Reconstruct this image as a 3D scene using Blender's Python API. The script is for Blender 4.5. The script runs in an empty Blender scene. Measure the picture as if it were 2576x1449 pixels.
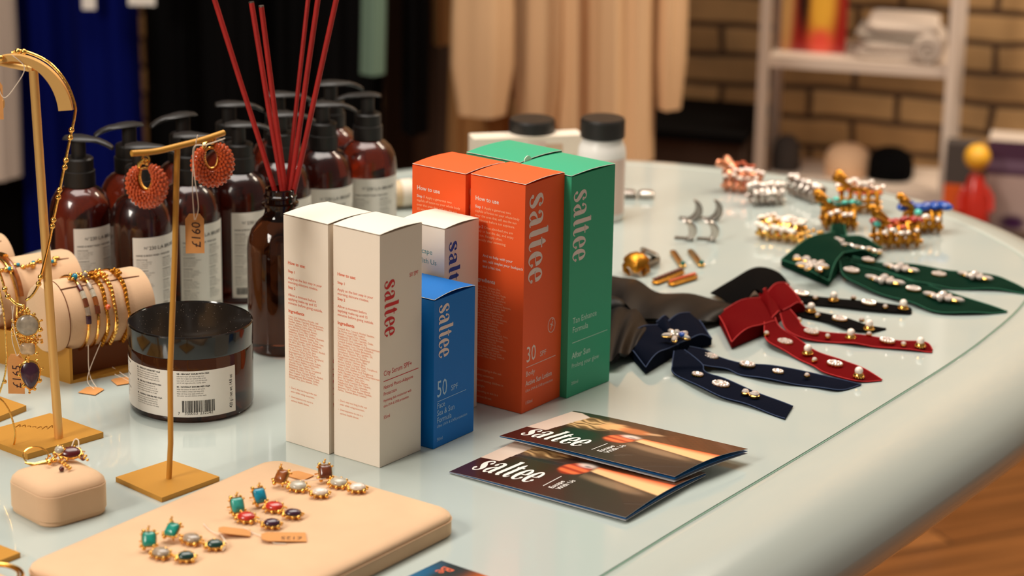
import bpy, math, random
from mathutils import Vector, Matrix
random.seed(7)
PI = math.pi
C = bpy.context.scene.collection
W, H = 2576, 1449
TZ = 0.75          # height of the table top
CH = 0.65          # camera above the table top
FPX = 6289.3
PITCH, ROLL = math.radians(17.016), math.radians(0.9653)

# ---------------------------------------------------------------- camera
cp, sp = math.cos(PITCH), math.sin(PITCH)
FW = Vector((0, cp, -sp))
_r, _u = Vector((1, 0, 0)), Vector((0, sp, cp))
RT = _r * math.cos(ROLL) + _u * math.sin(ROLL)
UP = -_r * math.sin(ROLL) + _u * math.cos(ROLL)
EYE = Vector((0, 0, TZ + CH))
cam_data = bpy.data.cameras.new('camera')
cam = bpy.data.objects.new('camera', cam_data)
C.objects.link(cam)
M = Matrix((RT, UP, -FW)).transposed().to_4x4()
M.translation = EYE
cam.matrix_world = M
cam_data.sensor_width = 36
cam_data.lens = 36 * FPX / W
cam_data.clip_start = 0.05
cam_data.dof.use_dof = True
cam_data.dof.focus_distance = 1.84
cam_data.dof.aperture_fstop = 6.6
bpy.context.scene.camera = cam

# ---------------------------------------------------------------- light
def srgb(r, g=None, b=None):
    if g is None: g = b = r
    f = lambda c: (c / 255 / 12.92) if c / 255 <= 0.04045 else ((c / 255 + 0.055) / 1.055) ** 2.4
    return (f(r), f(g), f(b), 1)

world = bpy.data.worlds.new('world')
bpy.context.scene.world = world
world.use_nodes = True
world.node_tree.nodes['Background'].inputs[0].default_value = (1.0, 0.92, 0.83, 1)
world.node_tree.nodes['Background'].inputs[1].default_value = 0.13

def area(name, loc, target, size, power, col, sy=None):
    l = bpy.data.lights.new(name, 'AREA')
    l.energy = power; l.size = size; l.color = col
    if sy: l.shape = 'RECTANGLE'; l.size_y = sy
    o = bpy.data.objects.new(name, l); C.objects.link(o)
    o.location = loc
    o.rotation_euler = (Vector(target) - Vector(loc)).to_track_quat('-Z', 'Y').to_euler()
    return o
area('window_light', (-2.0, .45, 2.25), (0.1, 1.9, 0.8), 1.2, 84, (1.0, 0.925, 0.83), 0.9)
area('ceiling_light', (-0.25, 2.3, 2.75), (-0.1, 2.0, 0.8), 1.7, 40, (1.0, 0.925, 0.84), 1.1)
area('wall_light', (1.35, 3.2, 2.6), (1.45, 4.2, 0.5), 0.9, 36, (1.0, 0.87, 0.70), 0.5)
vs = bpy.context.scene.view_settings
vs.view_transform = 'Standard'; vs.look = 'None'; vs.gamma = 1
vs.use_curve_mapping = False
vs.exposure = 0.42

# ---------------------------------------------------------------- measuring helpers
def ray(px, py):
    return FW + RT * ((px - W / 2) / FPX) - UP * ((py - H / 2) / FPX)
def at(px, py, z=0.0):            # the point at height z over the table top seen there
    d = ray(px, py)
    return EYE + d * ((z - CH) / d.z)
def atY(px, py, Y):               # the point at depth Y seen there
    d = ray(px, py)
    return EYE + d * (Y / d.y)
def to_px(p):
    q = Vector(p) - EYE; return (W / 2 + FPX * q.dot(RT) / q.dot(FW), H / 2 - FPX * q.dot(UP) / q.dot(FW))
def pxm(p):                       # pixels per metre at a point
    return FPX / ((Vector(p) - EYE).dot(FW))
def zof(p, py):                   # height over the table of the pixel row py above point p
    lo, hi = -0.8, 0.6
    for _ in range(40):
        m = (lo + hi) / 2
        q = Vector((p[0], p[1], TZ + m)) - EYE
        y = H / 2 - FPX * q.dot(UP) / q.dot(FW)
        if y > py: lo = m
        else: hi = m
    return lo

# ---------------------------------------------------------------- materials
def mat(name, col, rough=0.5, metal=0.0, trans=0.0, ior=1.45, coat=0.0, sheen=0.0, bump=0.0, bscale=200,
        var=0.0, vscale=8, spec=0.5, sub=0.0):
    m = bpy.data.materials.new(name); m.use_nodes = True
    nt = m.node_tree; b = nt.nodes['Principled BSDF']
    I = b.inputs
    I['Base Color'].default_value = col
    I['Roughness'].default_value = rough; I['Metallic'].default_value = metal
    I['Transmission Weight'].default_value = trans; I['IOR'].default_value = ior
    I['Coat Weight'].default_value = coat; I['Coat Roughness'].default_value = 0.04
    I['Specular IOR Level'].default_value = spec
    if sheen:
        I['Sheen Weight'].default_value = sheen; I['Sheen Roughness'].default_value = 0.4
        I['Sheen Tint'].default_value = (min(1, col[0] * 2 + .1), min(1, col[1] * 2 + .1), min(1, col[2] * 2 + .1), 1)
    if sub:
        I['Subsurface Weight'].default_value = sub; I['Subsurface Scale'].default_value = 0.002
    tc = nt.nodes.new('ShaderNodeTexCoord')
    n = nt.nodes.new('ShaderNodeTexNoise'); n.inputs['Scale'].default_value = vscale
    n.inputs['Detail'].default_value = 4
    nt.links.new(tc.outputs['Object'], n.inputs['Vector'])
    if var:
        mx = nt.nodes.new('ShaderNodeMixRGB'); mx.blend_type = 'MULTIPLY'; mx.inputs[0].default_value = 1
        mx.inputs[1].default_value = col
        cr = nt.nodes.new('ShaderNodeMapRange')
        cr.inputs['From Min'].default_value = .3; cr.inputs['From Max'].default_value = .7
        cr.inputs['To Min'].default_value = 1 - var; cr.inputs['To Max'].default_value = 1.0
        nt.links.new(n.outputs['Fac'], cr.inputs['Value'])
        nt.links.new(cr.outputs[0], mx.inputs[2]); nt.links.new(mx.outputs[0], I['Base Color'])
    if bump:
        n2 = nt.nodes.new('ShaderNodeTexNoise'); n2.inputs['Scale'].default_value = bscale
        n2.inputs['Detail'].default_value = 3
        nt.links.new(tc.outputs['Object'], n2.inputs['Vector'])
        bp = nt.nodes.new('ShaderNodeBump'); bp.inputs['Strength'].default_value = bump
        bp.inputs['Distance'].default_value = 0.001
        nt.links.new(n2.outputs['Fac'], bp.inputs['Height']); nt.links.new(bp.outputs[0], I['Normal'])
    return m

def vcol_mat(name, rough=0.3, coat=0.3, emit=0):
    m = bpy.data.materials.new(name); m.use_nodes = True
    nt = m.node_tree; b = nt.nodes['Principled BSDF']
    a = nt.nodes.new('ShaderNodeVertexColor'); a.layer_name = 'Col'
    nt.links.new(a.outputs[0], b.inputs['Base Color'])
    b.inputs['Roughness'].default_value = rough; b.inputs['Coat Weight'].default_value = coat
    return m

Mt = {}
Mt['table'] = mat('mint_glass', srgb(183, 193, 187), .13, coat=.6, var=.03, vscale=3)
Mt['rim'] = mat('mint_lacquer', srgb(186, 193, 185), .16, coat=.5, var=.03, vscale=3)
Mt['seam'] = mat('glass_edge_green', srgb(120, 150, 132), .3)
Mt['gold'] = mat('satin_gold', srgb(226, 176, 104), .42, metal=.55, bump=.05, bscale=900)
Mt['goldpaint'] = mat('gold_painted_metal', srgb(196, 140, 54), .5, metal=.3, bump=.08, bscale=1500)
Mt['jgold'] = mat('jewellery_gold', srgb(240, 185, 95), .2, metal=1, bump=.25, bscale=500)
Mt['agold'] = mat('antique_gold', srgb(184, 122, 36), .34, metal=.9, bump=.3, bscale=500)
Mt['silver'] = mat('silver_metal', srgb(190, 178, 168), .3, metal=1, bump=.2, bscale=400)
Mt['dsilver'] = mat('dark_silver_metal', srgb(140, 130, 122), .35, metal=1)
Mt['rose'] = mat('rose_gold', srgb(225, 150, 115), .25, metal=1, bump=.2, bscale=400)
Mt['suede'] = mat('beige_suede', srgb(221, 181, 143), .9, sheen=.35, bump=.18, bscale=1400, var=.10, vscale=25)
Mt['cream'] = mat('cream_card', srgb(232, 216, 196), .55)
Mt['whitecard'] = mat('white_card', srgb(240, 226, 208), .5, bump=.05, bscale=1500)
Mt['paperedge'] = mat('paper_edge', srgb(245, 238, 225), .8)
Mt['orange'] = mat('orange_card', srgb(244, 92, 38), .5, spec=.35)
Mt['green'] = mat('green_card', srgb(56, 164, 122), .5, spec=.4)
Mt['blue'] = mat('blue_card', srgb(0, 112, 196), .5, spec=.3)
Mt['red_ink'] = mat('red_ink', srgb(214, 40, 40), .6)
Mt['orange_ink'] = mat('orange_ink', srgb(226, 100, 58), .6)
Mt['pale_orange_ink'] = mat('pale_orange_ink', srgb(232, 148, 112), .6)
Mt['peach_ink'] = mat('peach_ink', srgb(255, 196, 150), .6)
Mt['blush_ink'] = mat('blush_ink', srgb(236, 212, 200), .6)
Mt['mint_ink'] = mat('mint_ink', srgb(196, 226, 205), .6)
Mt['navy_ink'] = mat('blue_ink', srgb(20, 70, 160), .6)
Mt['teal_ink'] = mat('teal_ink', srgb(90, 150, 150), .6)
Mt['bright_ink'] = mat('bright_blue_ink', srgb(0, 120, 190), .6)
Mt['sky_ink'] = mat('sky_ink', srgb(170, 205, 230), .6)
Mt['dark_ink'] = mat('dark_ink', srgb(36, 32, 30), .6)
Mt['grey_ink'] = mat('grey_ink', srgb(120, 116, 110), .7)
Mt['pen'] = mat('pen_ink', srgb(60, 30, 25), .6)
Mt['amber'] = mat('amber_glass', srgb(104, 30, 12), .06, trans=.95, ior=1.42)
Mt['amber'].node_tree.nodes['Principled BSDF'].inputs['Coat Weight'].default_value = .5
Mt['amber'].node_tree.nodes['Principled BSDF'].inputs['Coat Roughness'].default_value = .3
Mt['amberdark'] = mat('brown_glass', srgb(74, 36, 18), .05, trans=.93, ior=1.42)
Mt['blackpl'] = mat('black_plastic', srgb(28, 24, 21), .42, bump=.03, bscale=900)
Mt['blackgl'] = mat('black_gloss_lid', srgb(22, 18, 15), .12, coat=.3)
Mt['label'] = mat('label_paper', srgb(226, 219, 208), .6)
Mt['reed'] = mat('red_reed', srgb(168, 26, 18), .6, bump=.3, bscale=600, var=.2, vscale=60)
Mt['kraft'] = mat('kraft_card', srgb(212, 146, 82), .8, bump=.2, bscale=700, var=.1, vscale=60)
Mt['string'] = mat('white_string', srgb(226, 208, 188), .9)
Mt['whitepl'] = mat('white_plastic', srgb(238, 232, 224), .35)
Mt['wood'] = mat('pale_wood', srgb(220, 190, 150), .55, var=.15, vscale=20)
Mt['gem'] = mat('clear_rhinestone', srgb(255, 238, 226), .08, metal=.45, coat=.8)
Mt['pearl'] = mat('pearl', srgb(245, 230, 215), .18, coat=.8, sub=.1)
def stone(n, r, g, b): Mt[n] = mat(n + '_stone', srgb(r, g, b), .28, coat=.45, var=.35, vscale=300)
for n, c in dict(teal=(30, 150, 130), turq=(60, 165, 150), sky=(20, 145, 175), redst=(200, 45, 28), purple=(64, 26, 48),
                 greyst=(165, 145, 125), dgreen=(16, 58, 50), tiger=(150, 80, 30), brown=(110, 50, 22), pale=(190, 180, 160),
                 white=(240, 222, 205), opal=(165, 150, 130), quartz=(205, 170, 130), wine=(88, 12, 12), blueacr=(20, 80, 175),
                 redacr=(180, 30, 32), greenacr=(20, 100, 78), aqua=(90, 220, 200), orangest=(230, 95, 40), coral=(206, 84, 34)).items():
    stone(n, *c)
def velvet(n, r, g, b, e):
    m = Mt[n] = mat(n + '_velvet', srgb(r, g, b), .8, spec=.05, sheen=.28, bump=.3, bscale=700)
    m.node_tree.nodes['Principled BSDF'].inputs['Sheen Tint'].default_value = srgb(*e); m.node_tree.nodes['Principled BSDF'].inputs['Sheen Roughness'].default_value = .3
    Mt[n + '_edge'] = mat(n + '_painted_sheen', srgb(*[min(255, int(q * .9)) for q in e]), .7)  # edge colour from the sheen tint, painting velvet's bright grazing edges
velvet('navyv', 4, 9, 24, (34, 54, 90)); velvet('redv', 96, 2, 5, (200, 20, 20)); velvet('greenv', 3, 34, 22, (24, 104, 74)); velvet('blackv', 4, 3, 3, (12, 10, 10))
Mt['blackv'].node_tree.nodes['Principled BSDF'].inputs['Sheen Weight'].default_value = .05
Mt['satin'] = mat('black_satin', srgb(9, 6, 5), .45, spec=.22)

# ---------------------------------------------------------------- mesh builder
class MB:
    def __init__(s): s.v = []; s.f = []; s.mi = []
    def add(s, vs, fs, mi=0):
        o = len(s.v); s.v += [tuple(v) for v in vs]; s.f += [tuple(i + o for i in f) for f in fs]; s.mi += [mi] * len(fs)
        return s
    def box(s, c, d, R=None, mi=0):
        x, y, z = [k / 2 for k in d]; c = Vector(c)
        p = [Vector((a, b, e)) for a in (-x, x) for b in (-y, y) for e in (-z, z)]
        if R is not None: p = [R @ q for q in p]
        return s.add([c + q for q in p], [(0, 1, 3, 2), (4, 6, 7, 5), (0, 4, 5, 1), (2, 3, 7, 6), (0, 2, 6, 4), (1, 5, 7, 3)], mi)
    def lathe(s, prof, c=(0, 0, 0), seg=32, R=None, mi=0, cap=True, sx=1, sy=1):
        c = Vector(c); vs = []
        for r, z in prof:
            for i in range(seg):
                a = 2 * PI * i / seg; q = Vector((r * math.cos(a) * sx, r * math.sin(a) * sy, z))
                vs.append(c + (R @ q if R is not None else q))
        n = len(prof); fs = []
        for j in range(n - 1):
            for i in range(seg):
                k = (i + 1) % seg; fs.append((j * seg + i, j * seg + k, (j + 1) * seg + k, (j + 1) * seg + i))
        if cap:
            fs.append(tuple(reversed(range(seg)))); fs.append(tuple(range((n - 1) * seg, n * seg)))
        return s.add(vs, fs, mi)
    def ball(s, c, r, sc=(1, 1, 1), R=None, seg=10, rings=6, mi=0):
        vs = [Vector((0, 0, -1))]
        for j in range(1, rings):
            t = -PI / 2 + PI * j / rings
            for i in range(seg):
                a = 2 * PI * i / seg; vs.append(Vector((math.cos(t) * math.cos(a), math.cos(t) * math.sin(a), math.sin(t))))
        vs.append(Vector((0, 0, 1))); fs = []
        for i in range(seg):
            fs.append((0, 1 + (i + 1) % seg, 1 + i))
            b = 1 + (rings - 2) * seg; fs.append((b + i, b + (i + 1) % seg, len(vs) - 1))
        for j in range(rings - 2):
            for i in range(seg):
                a = 1 + j * seg; k = (i + 1) % seg; fs.append((a + i, a + k, a + seg + k, a + seg + i))
        o = []
        for v in vs:
            q = Vector((v.x * sc[0], v.y * sc[1], v.z * sc[2])) * r
            if R is not None: q = R @ q
            o.append(Vector(c) + q)
        return s.add(o, fs, mi)
    def tube(s, pts, r, seg=8, mi=0, closed=False):
        pts = [Vector(p) for p in pts]; n = len(pts)
        rr = r if isinstance(r, (list, tuple)) else [r] * n
        vs = []; up = None
        for i, p in enumerate(pts):
            if closed: t = pts[(i + 1) % n] - pts[i - 1]
            else: t = pts[min(i + 1, n - 1)] - pts[max(i - 1, 0)]
            t.normalize()
            if up is None:
                up = Vector((0, 0, 1)) if abs(t.z) < .9 else Vector((1, 0, 0))
            up = (up - t * up.dot(t)).normalized(); b = t.cross(up)
            for k in range(seg):
                a = 2 * PI * k / seg; vs.append(p + (up * math.cos(a) + b * math.sin(a)) * rr[i])
        fs = []
        m = n if closed else n - 1
        for j in range(m):
            for i in range(seg):
                k = (i + 1) % seg; q = ((j + 1) % n) * seg
                fs.append((j * seg + i, q + i, q + k, j * seg + k))
        if not closed:
            fs.append(tuple(range(seg))); fs.append(tuple(reversed(range((n - 1) * seg, n * seg))))
        return s.add(vs, fs, mi)
    def prism(s, poly, z0, z1, mi=0):
        n = len(poly)
        vs = [(x, y, z0) for x, y in poly] + [(x, y, z1) for x, y in poly]
        fs = [tuple(reversed(range(n))), tuple(range(n, 2 * n))] + [(i, (i + 1) % n, n + (i + 1) % n, n + i) for i in range(n)]
        return s.add(vs, fs, mi)
    def grid(s, nu, nv, fn, mi=0, flip=False):
        vs = [fn(i / nu, j / nv) for j in range(nv + 1) for i in range(nu + 1)]
        fs = []
        for j in range(nv):
            for i in range(nu):
                a = j * (nu + 1) + i; q = (a, a + 1, a + nu + 2, a + nu + 1)
                fs.append(tuple(reversed(q)) if flip else q)
        return s.add(vs, fs, mi)
    def sheet(s, nu, nv, fn, th, mi=0):      # a closed sheet of thickness th; fn gives the upper side
        def lo(u, v):
            e = 1e-3
            p = Vector(fn(u, v)); a = Vector(fn(min(1, u + e), v)) - Vector(fn(max(0, u - e), v))
            b = Vector(fn(u, min(1, v + e))) - Vector(fn(u, max(0, v - e)))
            n = a.cross(b)
            n = n.normalized() if n.length > 1e-14 else Vector((0, 0, 1))
            return p - n * th
        s.grid(nu, nv, fn, mi); o1 = len(s.v) - (nu + 1) * (nv + 1)
        s.grid(nu, nv, lo, mi, True); o2 = len(s.v) - (nu + 1) * (nv + 1)
        bd = [i for i in range(nu)] + [nu + j * (nu + 1) for j in range(nv)] + [nv * (nu + 1) + nu - i for i in range(nu)] + [(nv - j) * (nu + 1) for j in range(nv)]
        m = len(bd)
        for k in range(m):
            a, b = bd[k], bd[(k + 1) % m]
            s.f.append((o1 + b, o1 + a, o2 + a, o2 + b)); s.mi.append(mi)
        return s
    def xf(s, fn): s.v = [tuple(fn(Vector(v))) for v in s.v]; return s
    def build(s, name, m, parent=None, smooth=True, angle=40):
        me = bpy.data.meshes.new(name); me.from_pydata(s.v, [], s.f); me.update()
        ms = m if isinstance(m, (list, tuple)) else [m]
        for k in ms: me.materials.append(Mt[k] if isinstance(k, str) else k)
        if len(ms) > 1: me.polygons.foreach_set('material_index', s.mi)
        if smooth:
            me.polygons.foreach_set('use_smooth', [True] * len(me.polygons))
            me.set_sharp_from_angle(angle=math.radians(angle))
        o = bpy.data.objects.new(name, me); C.objects.link(o)
        if parent: o.parent = parent
        return o

def thing(name, label, cat, loc=(0, 0, 0), rz=0, group=None):
    o = bpy.data.objects.new(name, None); C.objects.link(o)
    o.empty_display_size = .02
    o.location = loc; o.rotation_euler = (0, 0, rz)
    o['label'] = label; o['category'] = cat
    if group: o['group'] = group
    return o
def tag(o, label, cat, group=None, kind=None):
    o['label'] = label; o['category'] = cat
    if group: o['group'] = group
    if kind: o['kind'] = kind
    return o
def struct(o, label=None):
    o['kind'] = 'structure'
    if label: o['label'] = label
    return o
def dup(root, loc, rz, label=None):
    r = root.copy(); C.objects.link(r); r.location = loc; r.rotation_euler = (0, 0, rz)
    if label: r['label'] = label
    for ch in [o for o in C.objects if o.parent == root]:
        c = ch.copy(); C.objects.link(c); c.parent = r
        for g in [o for o in C.objects if o.parent == ch]:
            d = g.copy(); C.objects.link(d); d.parent = c
    return r
def rotz(a): return Matrix.Rotation(a, 3, 'Z')
def cr(pts, n=8, closed=False):          # Catmull-Rom through points of any dimension
    P = [tuple(p) for p in pts]; N = len(P); out = []
    rng = N if closed else N - 1
    for i in range(rng):
        p0 = P[i - 1] if (i > 0 or closed) else P[0]
        p1 = P[i]; p2 = P[(i + 1) % N]
        p3 = P[(i + 2) % N] if (i + 2 < N or closed) else P[-1]
        for k in range(n):
            t = k / n
            out.append(tuple(.5 * (2 * b + (c - a) * t + (2 * a - 5 * b + 4 * c - d) * t * t + (3 * b - a - 3 * c + d) * t ** 3)
                             for a, b, c, d in zip(p0, p1, p2, p3)))
    if not closed: out.append(P[-1])
    return out

# ---------------------------------------------------------------- lettering
_tc = {}
def text_mesh(s, size, align='LEFT', bold=0.0, shear=0.0, sx=1.0, ls=1.0):
    key = (s, size, align, bold, shear, sx, ls)
    if key in _tc: return _tc[key]
    cu = bpy.data.curves.new('t', 'FONT'); cu.body = s; cu.size = size; cu.align_x = align
    cu.resolution_u = 2; cu.offset = bold * size; cu.shear = shear; cu.space_line = ls
    o = bpy.data.objects.new('t', cu); C.objects.link(o)
    bpy.context.view_layer.update()
    dg = bpy.context.evaluated_depsgraph_get()
    me = bpy.data.meshes.new_from_object(o.evaluated_get(dg))
    r = ([(v.co.x * sx, v.co.y) for v in me.vertices], [tuple(p.vertices) for p in me.polygons])
    C.objects.unlink(o); bpy.data.objects.remove(o); bpy.data.curves.remove(cu); bpy.data.meshes.remove(me)
    _tc[key] = r
    return r
class Flat:                               # collects flat print in (u, v)
    def __init__(s): s.v = []; s.f = []
    def put(s, vs, fs): o = len(s.v); s.v += vs; s.f += [tuple(i + o for i in f) for f in fs]
    def text(s, t, u, v, size, rot=0, **k):
        vs, fs = text_mesh(t, size, **k); c, q = math.cos(rot), math.sin(rot)
        s.put([(u + x * c - y * q, v + x * q + y * c) for x, y in vs], fs); return s
    def rect(s, u0, v0, u1, v1): s.put([(u0, v0), (u1, v0), (u1, v1), (u0, v1)], [(0, 1, 2, 3)]); return s
    def poly(s, p): s.put(list(p), [tuple(range(len(p)))]); return s
    def stroke(s, pts, closed=False, n=6):     # (x, y, width)
        q = cr(pts, n, closed); vs = []; m = len(q)
        for i, (x, y, w) in enumerate(q):
            a = q[(i + 1) % m] if closed else q[min(i + 1, m - 1)]; b = q[i - 1] if (closed or i) else q[0]
            dx, dy = a[0] - b[0], a[1] - b[1]; L = math.hypot(dx, dy) or 1
            vs += [(x - dy / L * w / 2, y + dx / L * w / 2), (x + dy / L * w / 2, y - dx / L * w / 2)]
        fs = [(2 * i, 2 * i + 1, 2 * i + 3, 2 * i + 2) for i in range(m - 1)]
        if closed: fs.append((2 * m - 2, 2 * m - 1, 1, 0))
        s.put(vs, fs); return s
    def dot(s, x, y, r, n=14): return s.poly([(x + r * math.cos(2 * PI * i / n), y + r * math.sin(2 * PI * i / n)) for i in range(n)])
    def map(s, fn):
        mb = MB(); mb.add([fn(x, y) for x, y in s.v], s.f); return mb
    def moved(s, fn): s.v = [fn(x, y) for x, y in s.v]; return s

def wordmark(thick=1.0, shear=0.0):       # "saltee", x-height 1, starts at x = 0
    F = Flat()
    t = thick
    def S(pts, ox): F.stroke([(x + ox, y, w * t) for x, y, w in pts])
    o = 0
    S([(.60, .80, .10), (.55, .95, .08), (.36, 1.0, .09), (.16, .86, .20), (.20, .66, .27), (.42, .45, .30), (.58, .24, .22), (.50, .04, .10), (.28, 0, .08), (.10, .12, .07)], o)
    F.dot(o + .58, .78, .10); F.dot(o + .12, .2, .10)
    o = .80
    S([(.12, .78, .07), (.18, .93, .08), (.36, 1.0, .10), (.55, .88, .22), (.58, .66, .27), (.58, .2, .27), (.64, .03, .14), (.78, .05, .06)], o)
    F.dot(o + .15, .76, .10)
    S([(.54, .60, .06), (.32, .53, .10), (.14, .30, .22), (.20, .06, .14), (.34, .0, .08), (.50, .16, .06)], o)
    o = 1.72
    S([(.02, 1.40, .07), (.14, 1.43, .1)], o); S([(.20, 1.46, .26), (.20, .8, .27), (.20, .2, .27), (.26, .03, .14), (.40, .05, .06)], o)
    o = 2.22
    S([(.26, 1.28, .08), (.22, 1.05, .26), (.22, .6, .27), (.22, .2, .27), (.30, .02, .13), (.44, .03, .06), (.52, .14, .05)], o)
    S([(0, .96, .08), (.25, .96, .08), (.50, .96, .08)], o)
    for o in (2.84, 3.62):
        S([(.16, .50, .06), (.4, .50, .06), (.60, .52, .06)], o)
        S([(.60, .52, .22), (.57, .80, .20), (.40, 1.0, .09), (.20, .86, .18), (.13, .5, .28), (.20, .14, .22), (.38, 0, .09), (.56, .08, .07), (.62, .22, .06)], o)
        F.dot(o + .62, .22, .09)
    F.moved(lambda x, y: (x + shear * y, y))
    F.len = 4.32
    return F

# ================================================================ the room
def wood_floor():
    m = bpy.data.materials.new('oak_floor'); m.use_nodes = True; nt = m.node_tree; b = nt.nodes['Principled BSDF']
    tc = nt.nodes.new('ShaderNodeTexCoord'); mp = nt.nodes.new('ShaderNodeMapping')
    mp.inputs['Rotation'].default_value = (0, 0, math.radians(-24)); nt.links.new(tc.outputs['Object'], mp.inputs[0])
    br = nt.nodes.new('ShaderNodeTexBrick'); br.inputs['Scale'].default_value = 1
    br.inputs['Brick Width'].default_value = 1.3; br.inputs['Row Height'].default_value = .14
    br.inputs['Mortar Size'].default_value = .002; br.inputs['Color1'].default_value = srgb(168, 108, 56)
    br.inputs['Color2'].default_value = srgb(134, 82, 40); br.inputs['Mortar'].default_value = srgb(60, 34, 18)
    nt.links.new(mp.outputs[0], br.inputs[0])
    mp2 = nt.nodes.new('ShaderNodeMapping'); mp2.inputs['Scale'].default_value = (1.2, 22, 1); nt.links.new(mp.outputs[0], mp2.inputs[0])
    n = nt.nodes.new('ShaderNodeTexNoise'); n.inputs['Scale'].default_value = 2.5; n.inputs['Detail'].default_value = 6
    nt.links.new(mp2.outputs[0], n.inputs[0])
    mr = nt.nodes.new('ShaderNodeMapRange'); mr.inputs['From Min'].default_value = .3; mr.inputs['From Max'].default_value = .7
    mr.inputs['To Min'].default_value = .55; mr.inputs['To Max'].default_value = 1.15; nt.links.new(n.outputs['Fac'], mr.inputs[0])
    mx = nt.nodes.new('ShaderNodeMixRGB'); mx.blend_type = 'MULTIPLY'; mx.inputs[0].default_value = 1
    nt.links.new(br.outputs[0], mx.inputs[1]); nt.links.new(mr.outputs[0], mx.inputs[2]); nt.links.new(mx.outputs[0], b.inputs['Base Color'])
    b.inputs['Roughness'].default_value = .35
    return m
def brick_mat():
    m = bpy.data.materials.new('yellow_brick'); m.use_nodes = True; nt = m.node_tree; b = nt.nodes['Principled BSDF']
    tc = nt.nodes.new('ShaderNodeTexCoord')
    sep = nt.nodes.new('ShaderNodeSeparateXYZ'); cb = nt.nodes.new('ShaderNodeCombineXYZ')
    nt.links.new(tc.outputs['Object'], sep.inputs[0]); nt.links.new(sep.outputs['X'], cb.inputs['X']); nt.links.new(sep.outputs['Z'], cb.inputs['Y'])
    br = nt.nodes.new('ShaderNodeTexBrick'); br.inputs['Scale'].default_value = 1
    br.inputs['Brick Width'].default_value = .158; br.inputs['Row Height'].default_value = .052
    br.inputs['Mortar Size'].default_value = .0065; br.inputs['Mortar Smooth'].default_value = .3
    br.inputs['Color1'].default_value = srgb(190, 150, 100); br.inputs['Color2'].default_value = srgb(160, 120, 74)
    br.inputs['Mortar'].default_value = srgb(78, 52, 28)
    dn = nt.nodes.new('ShaderNodeTexNoise'); dn.inputs['Scale'].default_value = 5; nt.links.new(cb.outputs[0], dn.inputs['Vector'])
    va = nt.nodes.new('ShaderNodeVectorMath'); va.operation = 'MULTIPLY_ADD'; va.inputs[1].default_value = (.035, .022, 0)
    nt.links.new(dn.outputs['Color'], va.inputs[0]); nt.links.new(cb.outputs[0], va.inputs[2])
    nt.links.new(va.outputs[0], br.inputs[0])
    n = nt.nodes.new('ShaderNodeTexNoise'); n.inputs['Scale'].default_value = 9; nt.links.new(tc.outputs['Object'], n.inputs[0])
    mr = nt.nodes.new('ShaderNodeMapRange'); mr.inputs['From Min'].default_value = .3; mr.inputs['From Max'].default_value = .7
    mr.inputs['To Min'].default_value = .7; mr.inputs['To Max'].default_value = 1.1; nt.links.new(n.outputs['Fac'], mr.inputs[0])
    mx = nt.nodes.new('ShaderNodeMixRGB'); mx.blend_type = 'MULTIPLY'; mx.inputs[0].default_value = 1
    nt.links.new(br.outputs[0], mx.inputs[1]); nt.links.new(mr.outputs[0], mx.inputs[2]); nt.links.new(mx.outputs[0], b.inputs['Base Color'])
    bp = nt.nodes.new('ShaderNodeBump'); bp.inputs['Strength'].default_value = .6; bp.inputs['Distance'].default_value = .01; bp.invert = True
    nt.links.new(br.outputs['Fac'], bp.inputs['Height']); nt.links.new(bp.outputs[0], b.inputs['Normal'])
    b.inputs['Roughness'].default_value = .85
    return m
struct(MB().box((0, 2.2, -.05), (7, 8, .1)).build('floor', wood_floor(), smooth=False))
WA = math.radians(-15.6)
wall = struct(MB().box((0, .1, 1.4), (7, .2, 2.8)).build('wall_back', brick_mat(), smooth=False))
wall.location = (0, 4.45, 0); wall.rotation_euler = (0, 0, WA)
Mt['plaster'] = mat('dark_plaster', srgb(52, 44, 38), .9)
struct(MB().box((-2.0, 2.4, 1.4), (.1, 6, 2.8)).build('wall_left', 'plaster', smooth=False))
def wallpt(x, z, off=0.0):               # a point in front of the back wall
    y = 4.45 + x * math.tan(WA) - off / math.cos(WA)
    return Vector((x, y, z))

# ================================================================ table
seam = [(-.2135, 1.0783), (-.05, 1.323), (.0655, 1.497), (.128, 1.591), (.209, 1.709), (.293, 1.834), (.358, 1.933), (.400, 2.003), (.4445, 2.088),
        (.470, 2.16), (.480, 2.235), (.461, 2.315), (.425, 2.395), (.372, 2.468), (.295, 2.525), (.205, 2.561), (.115, 2.583), (.02, 2.573), (-.08, 2.542),
        (-.20, 2.46), (-.30, 2.365), (-.39, 2.245), (-.47, 2.125), (-.54, 1.99), (-.585, 1.83), (-.60, 1.65), (-.60, 1.45), (-.57, 1.27), (-.51, 1.12), (-.42, 1.03), (-.31, 1.0)]
loop = cr(seam, 5, True)
def offset(lp, d):
    n = len(lp); out = []
    for i in range(n):
        a = Vector(lp[i - 1]); b = Vector(lp[(i + 1) % n]); t = (b - a).normalized()
        out.append((lp[i][0] + t.y * d, lp[i][1] - t.x * d))
    return out
tb = thing('table', 'pale mint glass topped display table with a thick rounded edge', 'table', (-.2, 1.7, 0))
def L(p): return (p[0] + .2, p[1] - 1.7)
top = [L(p) for p in loop]
MB().prism([L(p) for p in offset(loop, -.0018)], TZ - .012, TZ, 0).build('glass_top', 'table', tb, smooth=False)
mb = MB()
prof = [(-.0006, -.012), (-.0006, -.0012), (.0004, -.0004), (.006, -.0005), (.016, -.0010), (.028, -.0028), (.041, -.0072), (.052, -.0140), (.063, -.0225), (.071, -.0325), (.076, -.0430), (.077, -.0520), (.074, -.0620), (.067, -.0705), (.055, -.0765), (.035, -.0800), (-.02, -.081)]
rings = [[(*L(p), TZ + z) for p in offset(loop, d)] for d, z in prof]
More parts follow.
